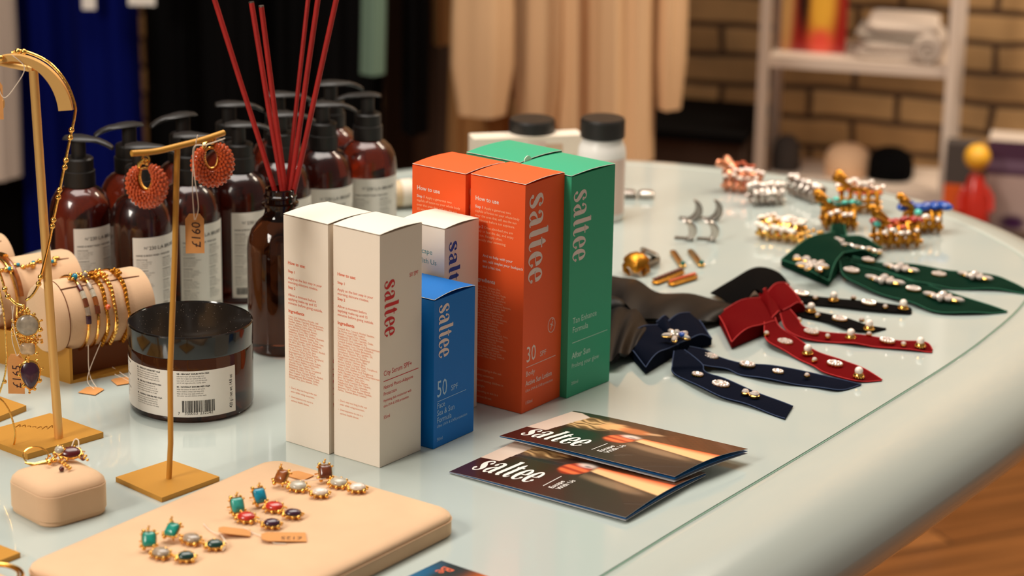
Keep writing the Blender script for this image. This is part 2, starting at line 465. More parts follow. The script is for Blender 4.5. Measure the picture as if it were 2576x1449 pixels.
n = len(loop); vs_ = [v for r in rings for v in r]; fs_ = []
for j in range(len(rings) - 1):
    for i in range(n):
        k = (i + 1) % n; fs_.append((j * n + i, j * n + k, (j + 1) * n + k, (j + 1) * n + i))
fs_ = [tuple(reversed(f)) for f in fs_]
fs_.append(tuple(range((len(rings) - 1) * n, len(rings) * n)))
mb.add(vs_, fs_); mb.build('rounded_rim', 'rim', tb, angle=60)
mb = MB()
ro = [(*L(p), TZ - .0006) for p in offset(loop, -.0002)]; ri = [(*L(p), TZ - .0006) for p in offset(loop, -.0022)]
mb.add(ro + ri, [(i, (i + 1) % n, n + (i + 1) % n, n + i) for i in range(n)])
mb.build('glass_edge', 'seam', tb)
MB().lathe([(.24, TZ - .0795), (.21, TZ - .13), (.17, .35), (.19, .06), (.27, .0)], (0, .0, 0), 48).build('pedestal', 'rim', tb)

def on(px, py, z=0):                     # world point on the table with pixel
    return at(px, py, z)
def Z(v): return Vector((v[0], v[1], TZ))

# ================================================================ cartons
def lpos(p, loc, a):                     # world -> local for a thing at loc rotated a
    return rotz(-a) @ (Vector(p) - Vector(loc))
def carton(name, label, px, py, ang, a, b, h, m, group=None, bulge=.0016, gap=.0012, fold='y'):
    f = on(px, py)
    an = math.radians(ang)
    cx = Vector((math.cos(an), -math.sin(an), 0)); cy = Vector((math.sin(an), math.cos(an), 0))
    loc = f - cx * (a / 2) + cy * (b / 2)
    r = thing(name, label, 'box', loc, -an, group)
    mb = MB(); e = .0005
    def ring(x, y, z): return [(-x, -y, z), (x, -y, z), (x, y, z), (-x, y, z)]
    vs = ring(a / 2 - e, b / 2 - e, 0) + ring(a / 2, b / 2, e) + ring(a / 2, b / 2, h - .0006) + ring(a / 2 - .0008, b / 2 - .0008, h - .0006)
    fs = [(3, 2, 1, 0)]
    for j in range(3):
        for i in range(4): k = (i + 1) % 4; fs.append((j * 4 + i, j * 4 + k, j * 4 + 4 + k, j * 4 + 4 + i))
    fs.append((12, 13, 14, 15))
    mb.add(vs, fs); mb.build('carton_body', m, r, smooth=False)
    def topf(u, v):
        x = (u - .5) * (a - .0003); y = (v - .5) * (b - .0003)
        z = h + gap * (1 - v) * .5 + bulge * math.sin(PI * v) * (.75 + .25 * math.sin(PI * u))
        return (x, y, z)
    MB().sheet(10, 12, topf, .0004).build('lid_flap', m, r)
    mb = MB()
    for u0, v0, u1, v1 in ((0, 0, 1, 0), (1, 0, 1, 1)):
        pts = []
        for k in range(13):
            t = k / 12; x, y, z = topf(u0 + (u1 - u0) * t, v0 + (v1 - v0) * t)
            pts.append((x + (.00012 if u0 == 1 else 0), y - (.00012 if u0 == 0 else 0), z - .0002))
        mb.tube(pts, .00016, 5)
    mb.build('paper_edge', 'paperedge', r)
    r_ = (r, a, b, h)
    return r_
EPS = .00015
def face_left(flat, cs, name, m):        # print on the face towards the camera's left (local -y)
    r, a, b, h = cs
    return flat.map(lambda u, v: (-a / 2 + u, -b / 2 - EPS, v)).build(name, m, r, smooth=False)
def face_right(flat, cs, name, m):
    r, a, b, h = cs
    return flat.map(lambda u, v: (a / 2 + EPS, -b / 2 + u, v)).build(name, m, r, smooth=False)
def side_word(cs, m, u0, xh, v0, v1):    # wordmark reading downwards from height v0 to v1, baseline at u0
    w = wordmark(); s = (v0 - v1) / w.len
    w.moved(lambda x, y: (u0 + y * xh, v0 - x * s))
    face_right(w, cs, 'wordmark', m)
def para(F, lines, u, v, size, step, **k):
    for t in lines: F.text(t, u, v, size, **k); v -= step
    return v
WORDS = 'aqua water glycerin titanium dioxide coco caprylate zinc oxide helianthus annuus seed oil butyrospermum parkii butter tocopherol xanthan gum citric acid sodium benzoate aloe barbadensis leaf juice polyglyceryl stearate silica squalane parfum limonene linalool prunus dulcis oil cetearyl alcohol'.split()
def filler(width_chars, nlines, seed):
    rd = random.Random(seed); out = []
    for _ in range(nlines):
        s = ''
        while len(s) < width_chars - rd.randint(2, 9): s += rd.choice(WORDS).capitalize() + ', '
        out.append(s.strip())
    return out

k = .65
def white_print(cs, seed):
    r, a, b, h = cs
    F = Flat(); u = .09 * a; s = .0026
    F.text('How to use:', u, h * .790, .0034, bold=.02)
    F.text('Step 1', u, h * .755, .0028, bold=.015)
    para(F, ['Apply as the last step in your', 'morning skincare routine.'], u, h * .725, .0028, .0031)
    F.text('Step 2', u, h * .685, .0028, bold=.015)
    para(F, ['Allow a moment before', 'applying make-up and 15', 'minutes before going outside.'], u, h * .653, .0028, .0031)
    F.text('Ingredients', u, h * .581, .0035, bold=.02)
    face_left(F, cs, 'directions_text', 'orange_ink')
    G = Flat(); para(G, filler(42, 25, seed), u, h * .560, .00215, h * .0112, sx=.9)
    para(G, ["•  Don't stay too long in the sun", '   even while using sunscreen.'], u, h * .245, .0021, .0028)
    para(G, ['•  Overexposure to sun is a', '   serious health threat.'], u, h * .205, .0021, .0028)
    face_left(G, cs, 'ingredients_text', 'pale_orange_ink')
def white_front(cs):
    r, a, b, h = cs
    side_word(cs, 'red_ink', .12 * b, .0105, h * .80, h * .56)
    F = Flat()
    E_ = Flat(); E_.text('50 SPF', .70 * b, h * .782, .0043, sx=.86); face_right(E_, cs, 'strength_mark', 'red_ink')
    F.text('City Serum SPF+', .09 * b, h * .395, .0054, sx=.86)
    F.rect(.09 * b, h * .3705, .93 * b, h * .3735)
    para(F, ['Natural Photo-Adaptive', 'Protection'], .09 * b, h * .338, .0038, .0050, sx=.9)
    para(F, ['Hydrating daily moisturiser with', 'ultra UVA & UVB protection'], .09 * b, h * .282, .0028, .0041, sx=.86)
    F.text('55ml', .09 * b, h * .208, .0036)
    face_right(F, cs, 'product_text', 'red_ink')

wa = carton('tall_carton', 'tall white serum box with red vertical wordmark, nearest white box', 955, 1178, 36.7, .066 * k, .072 * k, .267 * k, 'whitecard', 'white serum boxes')
white_print(wa, 3); white_front(wa)
wb = carton('tall_carton', 'tall white serum box behind left, beside the brown reed diffuser bottle', 828, 1144, 38, .066 * k, .072 * k, .267 * k, 'whitecard', 'white serum boxes')
white_print(wb, 4); white_front(wb)
bl = carton('short_carton', 'short blue face sun lotion box in front of the boxes', 1090, 1131, 35.5, .0757 * k, .0757 * k, .1758 * k, 'blue', bulge=.003)
r, a, b, h = bl
side_word(bl, 'blush_ink', .12 * b, .0115, h * .955, h * .60)
F = Flat(); F.text('50', .07 * b, h * .342, .0182, sx=.70); F.text('SPF', .42 * b, h * .350, .0060)
F.rect(.08 * b, h * .3115, .80 * b, h * .315)
para(F, ['Face', 'Sea & Sun', 'Formula'], .08 * b, h * .265, .0062, h * .049, sx=.86)
F.text('Ultra UVA & UVB protection', .08 * b, h * .135, .0031)
F.text('50ml', .08 * b, h * .045, .0036)
face_right(F, bl, 'product_text', 'sky_ink')
G = Flat(); para(G, filler(26, 14, 9), .12 * a, h * .70, .0022, .0032); face_left(G, bl, 'ingredients_text', 'bright_ink')
q = to_px(Vector((-.0748 * k - .0018, 2.7384 * k - .0026, TZ)))
wc = carton('medium_carton', 'medium white box with blue wordmark between blue and orange boxes', q[0], q[1], 36.3, .064 * k, .064 * k, .2315 * k, 'whitecard')
r, a, b, h = wc
side_word(wc, 'navy_ink', .14 * b, .0090, h * .925, h * .60)
F = Flat(); F.text('Escape', a * .36, h * .855, .0056); F.text('With Us', a * .36, h * .805, .0056); face_left(F, wc, 'slogan', 'teal_ink')
F = Flat(); F.text('How to use;', a * .22, h * .725, .0048, bold=.015)
para(F, ['Smooth over your face', 'before you go outside'], a * .2, h * .70, .003, .0042); face_left(F, wc, 'directions_text', 'bright_ink')
F = Flat(); F.text('50', .1 * b, h * .30, .014, sx=.75); F.text('SPF', .42 * b, h * .30, .0045); F.rect(.1 * b, h * .27, .9 * b, h * .273)
para(F, ['Face', 'Light tint'], .1 * b, h * .22, .0055, .008); F.rect(.1 * b, h * .12, .9 * b, h * .1225)
face_right(F, wc, 'product_text', 'red_ink')

def orange_print(cs, seed):
    r, a, b, h = cs; u = .09 * a
    F = Flat(); F.text('How to use', u, h * .895, .0046, bold=.02)
    F.text('Step 1', u, h * .862, .0030, bold=.02); F.text('Step 2', u, h * .778, .0030, bold=.02)
    para(F, ['And to help with your', 'tan, add maybe your backpack', 'and a hat too.'], u + .15 * a, h * .655, .0031, .0042, bold=.015)
    F.text('Ingredients', u, h * .545, .0044, bold=.02)
    face_left(F, cs, 'headings', 'blush_ink')
    G = Flat()
    para(G, ['           Apply a generous two', 'capfuls of lotion to your whole body', 'over the area that will see the sun', '15 minutes before sun exposure.'], u, h * .862, .0028, .0034)
    para(G, ['           Once absorbed you are', 'ready to face the day, and enjoy', 'the sun. Reapply often,', 'especially after swimming.'], u, h * .778, .0028, .0034)
    para(G, filler(38, 27, seed), u, h * .52, .0021, h * .0118, sx=.92)
    para(G, ['•   Overstaying in the sun', '    using sunscreen.', '•   Avoid leaving children in', '    sunlight.', '•   Exposing to sun is a', '    serious threat.'], u, h * .150, .0026, .0044)
    face_left(G, cs, 'ingredients_text', 'peach_ink')
def orange_front(cs):
    r, a, b, h = cs
    side_word(cs, 'blush_ink', .12 * b, .0165, h * .95, h * .565)
    F = Flat(); F.stroke([(.74 * b + .0046 * math.cos(i * PI / 8), h * .345 + .0058 * math.sin(i * PI / 8), .0005) for i in range(16)], True, 2)
    F.stroke([(.74 * b - .001, h * .345 - .0035, .0005), (.74 * b, h * .345, .0007), (.74 * b + .0012, h * .345 + .003, .0006)])
    F.dot(.74 * b + .0014, h * .345 + .0042, .0006); F.stroke([(.74 * b - .002, h * .345 + .001, .0005), (.74 * b, h * .345 + .0006, .0006), (.74 * b + .002, h * .345 - .001, .0005)])
    F.text('30', .09 * b, h * .222, .0180, sx=.72); F.text('SPF', .45 * b, h * .225, .0058); F.rect(.10 * b, h * .1995, .86 * b, h * .202)
    F.text('Body', .09 * b, h * .160, .0058); F.text('Active Sun Lotion', .09 * b, h * .118, .0058, bold=.012, sx=.82)
    F.text('Ultra UVA & UVB protection', .09 * b, h * .090, .0030); F.text('150ml', .09 * b, h * .035, .0038)
    face_right(F, cs, 'product_text', 'blush_ink')
oa = carton('tall_carton', 'tall orange sun lotion box with large wordmark facing right, nearest orange', 1311.6, 1042.3, 36, .0783 * k, .0776 * k, .2778 * k, 'orange', 'orange lotion boxes')
orange_print(oa, 5); orange_front(oa)
ob_f = Vector((-.0558 * k, 2.8052 * k, TZ))
q = to_px(ob_f)
obx = carton('tall_carton', 'tall orange lotion box behind, left of the other orange box', q[0], q[1], 35.6, .0783 * k, .0776 * k, .2778 * k, 'orange', 'orange lotion boxes')
orange_print(obx, 6); orange_front(obx)
ga = carton('tall_carton', 'tall green tan enhancer box with pale wordmark, rightmost of the boxes', 1424.8, 1003.3, 38.5, .0800 * k, .0853 * k, .2740 * k, 'green', 'green lotion boxes')
r, a, b, h = ga
side_word(ga, 'blush_ink', .07 * b, .0150, h * .93, h * .615)
F = Flat(); para(F, ['Tan Enhance', 'Formula'], .10 * b, h * .335, .0068, h * .042, sx=.88)
F.rect(.10 * b, h * .2465, .92 * b, h * .249); F.text('After Sun', .10 * b, h * .175, .0068, bold=.01, sx=.9)
F.text('Prolong your glow', .10 * b, h * .132, .0052, sx=.9); F.text('200ml', .10 * b, h * .055, .0036)
face_right(F, ga, 'product_text', 'mint_ink')
an = math.radians(38.5)
g0 = at(1424.8, 1003.3) - Vector((math.cos(an), -math.sin(an), 0)) * (.0525)
q = to_px(g0 + Vector((math.sin(an), math.cos(an), 0)) * .003)
gb = carton('tall_carton', 'tall green lotion box at the back of the cluster, only its top visible', q[0], q[1], 36.5, .0800 * k, .0853 * k, .2755 * k, 'green', 'green lotion boxes')
r, a, b, h = gb
MB().sheet(8, 8, lambda u, v: (a / 2 + .0006, -b / 2 + .004 + .011 * u, h - .002 + .0062 * math.sqrt(max(0, 1 - (2 * u - 1) ** 2)) * v), .0005).build('tuck_tab', 'paperedge', r)

# ================================================================ brochures
def blob(u, v, cx, cy, rx, ry, ang=0, p=2.0):
    c, s = math.cos(ang), math.sin(ang); x = u - cx; y = v - cy
    X = (x * c + y * s) / rx; Y = (-x * s + y * c) / ry
    return math.exp(-((X * X + Y * Y) ** p))
def n2(x, y):
    return (math.sin(x * 12.9 + y * 7.3) + math.sin(x * 31.1 - y * 23.7 + 1.3) + math.sin(x * 57.3 + y * 41.9 + 2.1)) / 3
def lerp(a, b, t): return tuple(a[i] + (b[i] - a[i]) * t for i in range(3))
def cover(u, v):    # u along the long side from the fold end (0) to the far end (1), v across from the near edge (0)
    if v > .36 and u < .115 + .05 * (v - .36) + .004 * n2(u, v * 3) and v < .97 - .9 * max(0, u - .06): return srgb(222, 200, 182)[:3]
    c = lerp(srgb(58, 22, 18)[:3], srgb(58, 44, 35)[:3], min(1, max(0, (u - .22) * 3)))
    c = lerp(c, srgb(18, 46, 28)[:3], .95 * blob(u, v, .26, .36, .15, .26, 0, 2))
    if v > .40: c = lerp(c, srgb(104, 58, 32)[:3], min(1, (v - .40) * 6) * min(1, max(0, (u - .50) * 6)))
    c = lerp(c, srgb(18, 46, 28)[:3], .9 * blob(u, v, .16, 1.0, .20, .12))
    if v > .55: c = lerp(c, srgb(58, 34, 20)[:3], .35 * (1 + n2(u * 3, v * 3)))
    hz = .95 * blob(u, v, .20, .74, .16, .16, -.12, 4)
    c = lerp(c, lerp(srgb(104, 70, 36)[:3], srgb(232, 186, 126)[:3], min(1, max(0, .55 + .5 * math.sin(v * 90 + u * 22 + 4 * n2(u, v))))), hz)
    c = lerp(c, srgb(240, 176, 116)[:3], blob(u, v, .34, .78, .08, .10, -.2, 4))
    c = lerp(c, srgb(206, 118, 66)[:3], .85 * blob(u, v, .455, .78, .09, .08, -.1, 4))
    c = lerp(c, srgb(92, 44, 22)[:3], .8 * blob(u, v, .40, .86, .05, .03, .3)); c = lerp(c, srgb(70, 34, 20)[:3], .8 * blob(u, v, .37, .70, .03, .02, 0))
    c = lerp(c, srgb(60, 32, 20)[:3], .8 * blob(u, v, .52, .88, .09, .05, 0))
    c = lerp(c, srgb(216, 170, 126)[:3], .8 * blob(u, v, .555, .80, .05, .03, .5))
    s = blob(u, v, .475, .52, .075, .12, -.1, 6)
    c = lerp(c, lerp(srgb(240, 112, 62)[:3], srgb(160, 44, 22)[:3], min(1, max(0, .35 + .6 * math.sin(v * 75 + u * 18)))), s)
    c = lerp(c, srgb(238, 218, 204)[:3], .9 * blob(u, v, .500, .62, .050, .045, -.2)); c = lerp(c, srgb(120, 118, 118)[:3], .8 * blob(u, v, .512, .60, .024, .016, -.4))
    if u > .545:
        ay = .585 - (u - .56) * .20; wv = .042 + .12 * (u - .56); d = (v - ay) / wv
        if abs(d) < 1.3:
            c = lerp(c, lerp(srgb(248, 196, 138)[:3], srgb(226, 84, 26)[:3], min(1, max(0, d * .9 - .1))), min(1, (1.3 - abs(d)) * 5) * min(1, (u - .545) * 40))
        if v < ay - wv: c = lerp(c, srgb(146, 116, 88)[:3], .9 * blob(u, v, .74, .40, .20, .055, -.24, 2))
    return c
def paint_sheet(name, fn, colfn, nu, nv, th, m, parent):
    mb = MB().sheet(nu, nv, fn, th); o = mb.build(name, m, parent, smooth=False)
    me = o.data; ca = me.color_attributes.new('Col', 'FLOAT_COLOR', 'POINT')
    N = (nu + 1) * (nv + 1)
    for i in range(len(me.vertices)):
        if i < N:
            c = colfn((i % (nu + 1)) / nu, (i // (nu + 1)) / nv)
        else: c = (.75, .72, .7)
        ca.data[i].color = (*c[:3], 1)
    me.polygons.foreach_set('use_smooth', [True] * len(me.polygons)); me.set_sharp_from_angle(angle=.6)
    return o
Mt['cover'] = vcol_mat('printed_cover', .28, .35)
Mt['leaf'] = mat('inner_leaf', srgb(205, 200, 198), .5)
Mt['leafblue'] = mat('blue_inner_leaf', srgb(20, 92, 150), .45)
def brochure(A, D, B, Cc, z0, label, lifts):
    # A fold-end near corner, D fold-end far corner, B far-end far corner, Cc far-end near corner (pixels of the cover)
    lo, hi = lifts
    pa, pd, pb, pc = [at(*q, z0 + hi * .8) for q in (A, D, B, Cc)]
    loc = Vector(((pa + pb) / 2)[:2] + (TZ,))
    r = thing('brochure', label, 'brochure', loc, 0, 'folded brochures')
    def P(u, v): return (pa * (1 - u) * (1 - v) + pc * u * (1 - v) + pd * (1 - u) * v + pb * u * v) - loc
    def surf(lift, bow, curl):
        def f(u, v):
            p = P(u, v)
            z = lift * (1 - .15 * v) * (.6 + .4 * u) + bow * math.sin(PI * v) * u ** 2 - min(curl, lift * .35) * (1 - u) ** 6
            return Vector((p.x, p.y, max(.0008, z0 + z)))
        return f
    MB().sheet(30, 12, surf(lo, .0012, .002), .0003).build('back_leaf', 'leaf', r)
    MB().sheet(30, 12, surf((lo + hi) / 2, .0016, .003), .0003).build('middle_leaf', 'leafblue', r)
    o = paint_sheet('front_cover', surf(hi, .0032, .003), cover, 200, 110, .0003, 'cover', r)
    Lw = (pc - pa).length; Wd = (pd - pa).length; f = surf(hi, .0032, .003)
    def onc(x, y): return f(x / Lw, y / Wd) + Vector((0, 0, .0002))
    w = wordmark(1.0, .10); s = .345 / w.len * Lw
    w.moved(lambda x, y: (.055 * Lw + x * s, .125 * Wd + y * .205 * Wd))
    mb = MB(); mb.add([onc(x, y) for x, y in w.v], w.f); mb.build('wordmark', 'whitepl', o, smooth=False)
    F = Flat(); F.rect(.478 * Lw, .13 * Wd, .4825 * Lw, .345 * Wd)
    F.text('Escape', .535 * Lw, .125 * Wd, .0058, rot=PI / 2, bold=.01); F.text('With Us', .572 * Lw, .135 * Wd, .0058, rot=PI / 2, bold=.01)
    mb = MB(); mb.add([onc(x, y) for x, y in F.v], F.f); mb.build('slogan', 'whitepl', o, smooth=False)
    return r
brochure((1130, 1179), (1345, 1080), (1776, 1190), (1574, 1304), .0006, 'lower brochure with sun care photo lying flat, half covered by another', (.0018, .0042))
brochure((1257, 1087), (1444, 1023), (1881, 1130), (1697, 1202), .0066, 'upper brochure with sun care photo resting on the lower brochure', (.0012, .0052))
# brochure at the bottom edge of the photograph
q = at(1110, 1414)
r = thing('leaflet', 'dark leaflet with orange band, its corner at the bottom edge of the photo', 'leaflet', q, math.radians(-38))
def leafc(u, v):
    c = lerp(srgb(36, 48, 44)[:3], srgb(10, 92, 130)[:3], blob(u, v, .03, .55, .08, .40))
    c = lerp(c, srgb(200, 96, 34)[:3], blob(u, v, .52, .92, .22, .4))
    return lerp(c, srgb(210, 40, 30)[:3], blob(u, v, .9, 1.0, .25, .5))
paint_sheet('cover', lambda u, v: Vector((u * .1, -.085 + v * .085, .0012)), leafc, 60, 50, .001, 'cover', r)
F = Flat(); F.text('Be', .008, -.006, .013, rot=-PI / 2, sx=.8)
F.map(lambda x, y: (x, y, .0013)).build('title', 'orange_ink', r, smooth=False)

# ================================================================ shared builders
def loft(mb, rings, mi=0):
    n = len(rings[0]); vs = [v for r in rings for v in r]; fs = []
    for j in range(len(rings) - 1):
        for i in range(n):
            k_ = (i + 1) % n; fs.append((j * n + i, j * n + k_, (j + 1) * n + k_, (j + 1) * n + i))
    fs.append(tuple(reversed(range(n)))); fs.append(tuple(range((len(rings) - 1) * n, len(rings) * n)))
    return mb.add(vs, fs, mi)
def bend(F, R, phi0, z0):        # print bent on a cylinder; phi from the -y side towards +x
    return F.map(lambda u, v: (R * math.sin(phi0 + u / R), -R * math.cos(phi0 + u / R), z0 + v))
def barcode(F, u, v, w, h, seed=1):
    rd = random.Random(seed); x = 0; bars = []
    while x < 95:
        bw = rd.choice((1, 1, 2, 3)); gp = rd.choice((1, 1, 2))
        bars.append((x, bw)); x += bw + gp
    for x, bw in bars: F.rect(u + x / 97 * w, v, u + (x + bw) / 97 * w, v + h)
def strip(parent, name, A, B, zs, m, th=.0007, bulge=.0006, nv=8, sub=6, wav=0.0, loc=None):
    loc = loc or parent.location
    n_ = len(A); st = cr([(*A[i], *B[i], zs[i]) for i in range(n_)], sub)
    P = [(at(a, b, z) - loc, at(c, d, z) - loc) for a, b, c, d, z in st]; N = len(P) - 1
    zz = [max(s_[4], .0004) for s_ in st]
    def f(u, v):
        x = u * N; i = min(int(x), N - 1); t = x - i
        a = P[i][0].lerp(P[i + 1][0], t); b = P[i][1].lerp(P[i + 1][1], t); z = zz[i] * (1 - t) + zz[i + 1] * t
        p = a.lerp(b, v); zc = p.z + bulge * math.sin(PI * v) + wav * math.sin(u * 23 + v * 2) * (.3 + .7 * v)
        return Vector((p.x, p.y, max(zc, th + .0003)))
    o = MB().sheet(N, nv, lambda u, v: f(u, 1 - v), th).build(name, m, parent, angle=70)
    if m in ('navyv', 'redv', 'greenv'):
        for v_ in (.985, .015): MB().tube([f(i / (N * 2), v_) + Vector((0, 0, .0001)) for i in range(N * 2 + 1)], .00045, 6).build('painted_sheen_edge', m + '_edge', o)  # bright tubes paint the velvet sheen along both edges
    return o
def loop_of(parent, name, kt, et, eb, kb, m, lift=.012, end=.004, loc=None, folds=1.0):
    # a flattened ribbon loop between a knot edge and an end fold (pixels on the table plane)
    loc = loc or parent.location
    q = [at(*p) - loc for p in (kt, et, eb, kb)]
    def base(s, t): return (q[0] * (1 - s) + q[1] * s) * (1 - t) + (q[3] * (1 - s) + q[2] * s) * t
    rings = []
    NS = 14
    for j in range(NS + 1):
        t = j / NS; ring = []
        for i in range(12):                     # upper side
            s = i / 11; p = base(s, t)
            z = .0025 + lift * (math.sin(PI * min(1, s * .60 + .30)) ** 1.1) * (1 - .12 * abs(2 * t - 1)) + end * s * (1 - .5 * s ** 8) - .0008 * math.sin(s * 9 + t * 5) * folds
            ring.append(Vector((p.x, p.y, z)))
        for i in range(12):
            s = 1 - i / 11; p = base(s, t); ring.append(Vector((p.x, p.y, .0008 + .0006 * s)))
        rings.append(ring)
    mb = MB(); loft(mb, rings)
    o = mb.build(name, m, parent, angle=60)
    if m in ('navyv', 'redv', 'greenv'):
        for j in (0, NS): MB().tube([p + Vector((0, 0, .0002)) for p in rings[j][:12]], .0005, 6).build('painted_sheen_edge', m + '_edge', o)
        MB().tube([rings[j][11] + Vector((0, 0, .0002)) for j in range(NS + 1)], .0005, 6).build('painted_sheen_edge', m + '_edge', o)
    return o

# ================================================================ pump bottles
Rb, HB = .0262, .157
bp = at(350, 357, HB); bp = Vector((bp.x, bp.y, TZ))
pump = thing('pump_bottle', 'x', 'bottle', bp, 0, 'brown pump bottles')
mb = MB(); mb.lathe([(.0, .0012), (.020, .0006), (.0235, .0002), (.0256, .0016), (Rb, .004), (Rb, .088), (.0257, .094), (.0240, .1005), (.0208, .1065), (.0165, .1105), (.0125, .1125), (.0118, .1135), (.0118, .117)], seg=48)
mb.build('bottle_body', 'amber', pump)
MB().lathe([(.0128, .1125), (.0134, .1135), (.0134, .126), (.0122, .1265), (.0122, .1362), (.0110, .1375), (.0066, .1378)], seg=32).build('collar', 'blackpl', pump, angle=30)
MB().lathe([(.0062, .137), (.0062, .152)], seg=20).build('neck', 'blackpl', pump)
rings = []
for x, w, zt, t_ in ((-.0125, .003, .1535, .001), (-.0115, .0065, .1550, .0022), (-.006, .0095, .1562, .0032), (.0, .0105, .1565, .0040), (.006, .0095, .1562, .0045), (.012, .0070, .1555, .0042), (.018, .0052, .1545, .0040), (.024, .0044, .1525, .0040), (.0285, .0040, .1500, .0038), (.0305, .0030, .1482, .0030)):
    ring = []
    for i in range(14):
        a = 2 * PI * i / 14; c_, s_ = math.cos(a), math.sin(a)
        ring.append((x, w * c_, zt - t_ / 2 + t_ / 2 * (abs(s_) ** .7) * (1 if s_ > 0 else -1) - (.0012 * (c_ * c_) if s_ > 0 and x < .014 else 0)))
    rings.append(ring)
mb = MB(); loft(mb, rings); ph_ = mb.build('pump_head', 'blackpl', pump)
LH, LZ, PH0 = .0760, .0060, math.radians(-8)
LWD = Rb * math.radians(140)
mb = MB().grid(40, 1, lambda u, v: ((Rb + .00012) * math.sin(PH0 + u * LWD / Rb), -(Rb + .00012) * math.cos(PH0 + u * LWD / Rb), LZ + v * LH))
lab = mb.build('label', 'label', pump)
F = Flat(); F.text('N°', .0092, .0660, .0034); F.text('230 L:A BRUKET', .0135, .0655, .0042, bold=.01)
F.text('HAND & BODY WASH  WILD ROSE', .0025, .0600, .0020, bold=.02)
E_ = Flat(); E_.text('240 ml / 8 fl.oz', .0190, .0035, .0038); bend(E_, Rb + .00022, PH0, LZ).build('volume_mark', 'dark_ink', lab, smooth=False)
E_ = Flat(); barcode(E_, .0035, .0030, .0135, .0062, 4); bend(E_, Rb + .00022, PH0, LZ).build('barcode', 'dark_ink', lab, smooth=False)
bend(F, Rb + .00022, PH0, LZ).build('label_print', 'dark_ink', lab, smooth=False)
F = Flat(); rd = random.Random(5)
for cx_, cw in ((.0025, .021), (.0255, .019), (.0460, .017)):
    y = .0565
    for blk in range(5):
        F.text(('DIRECTIONS', 'INGREDIENTS', 'WARNING', 'STORAGE', 'ORIGIN')[blk], cx_, y, .0016, bold=.02); y -= .0018
        for t in filler(int(cw * 1150), 4, blk + int(cx_ * 1e4)): F.text(t, cx_, y, .00155, sx=.95); y -= .00165
        y -= .0012
    if y < .01: pass
bend(F, Rb + .00022, PH0, LZ).build('small_print', 'grey_ink', lab, smooth=False)
front = [(350, 357, 3, 0), (472, 330, 2, -3), (600, 303, 4, -2), (705, 277, 5, -4), (812, 252, 3, -14), (925, 230, 176, -20)]
backr = [(196, 337, -12, 4), (324, 305, 205, 6), (460, 280, 212, 0), (576, 252, 10, 0), (700, 228, 8, 0), (832, 200, 15, -5)]
fl = ['brown pump bottle of the front row, leftmost, behind the bracelet rolls', 'brown pump bottle of the front row, behind the earring tee stand', 'brown pump bottle of the front row, immediately left of the reed diffuser',
      'brown pump bottle of the front row, directly behind the red reeds', 'brown pump bottle of the front row, second from the right end', 'brown pump bottle at the right end of the front row, nozzle pointing left']
bk = ['brown pump bottle furthest left, beside the gold necklace stand post', 'brown pump bottle of the back row in front of the blue cloth', 'brown pump bottle of the back row, nozzle drooping left, before black cloth',
      'brown pump bottle of the back row, nozzle behind the leftmost red reed', 'brown pump bottle of the back row behind the middle reeds', 'brown pump bottle furthest back, at the right end of the back row']
for i, (px, py, na, ra) in enumerate(front + backr):
    p = at(px, py, HB); p = Vector((p.x, p.y, TZ)); lb = (fl + bk)[i]
    if i == 0: o = pump; o.rotation_euler = (0, 0, math.radians(ra)); o['label'] = lb
    else: o = dup(pump, p, math.radians(ra), lb)
    for c in [c for c in C.objects if c.parent == o and c.name.startswith('pump_head')]: c.rotation_euler = (0, 0, math.radians(na - ra))

# ================================================================ reed diffuser
p = on(709, 874); RD = 84 / pxm(p)
dif = thing('diffuser_bottle', 'brown glass diffuser bottle holding red reeds, left of the white boxes', 'bottle', p)
mb = MB(); mb.lathe([(0, .001), (RD * .8, .0004), (RD * .96, .0014), (RD, .005), (RD, .086), (RD * .97, .0925), (RD * .86, .1010), (RD * .68, .1075), (RD * .52, .1115), (.0128, .1150), (.0124, .1180),
          (.0124, .1205), (.0150, .1215), (.0150, .1235), (.0124, .1245), (.0122, .1275), (.0134, .1285), (.0134, .1298), (.0122, .1308), (.0122, .1345), (.0112, .1355), (.0100, .1350), (.0098, .112), (.0098, .108), (0, .107)], seg=56, cap=False)
mb.build('bottle_body', 'amberdark', dif)
YB = p.y
reeds = [((688, 470), (538, -6), 1.25, 0), ((708, 470), (632, 4), 1.0, .004), ((716, 472), (657, 14), 1.0, -.004), ((722, 472), (776, -10), 1.2, .006), ((731, 472), (801, -10), 1.3, -.003), ((741, 472), (848, -10), 1.22, -.006)]
rl = ['red reed leaning furthest left in the diffuser bottle', 'red reed second from left, its grey tip just at the top', 'red reed third from left with its tip just below the top edge',
      'thin red reed just right of the middle in the diffuser', 'red reed second from the right in the diffuser', 'red reed leaning furthest right in the diffuser bottle']
for i, (a, b, ext, dy) in enumerate(reeds):
    P0 = atY(*a, YB + dy * .3); P1 = atY(*b, YB + dy * 3); d = P1 - P0
    lo = P0 - d * ((P0.z - TZ - .114) / d.z)
    q = thing('diffuser_reed', rl[i], 'reed', lo, 0, 'reeds in the diffuser')
    top = P0 + d * ext - lo; r_ = .0021 if i != 3 else .0017
    MB().tube([Vector((0, 0, 0)), top * .25 + Vector((.0004, 0, 0)), top * .5, top * .75, top * .995], r_, 10).build('reed_stick', 'reed', q)
    MB().tube([top * .994, top], r_ * 1.01, 10).build('reed_tip', 'dsilver', q)

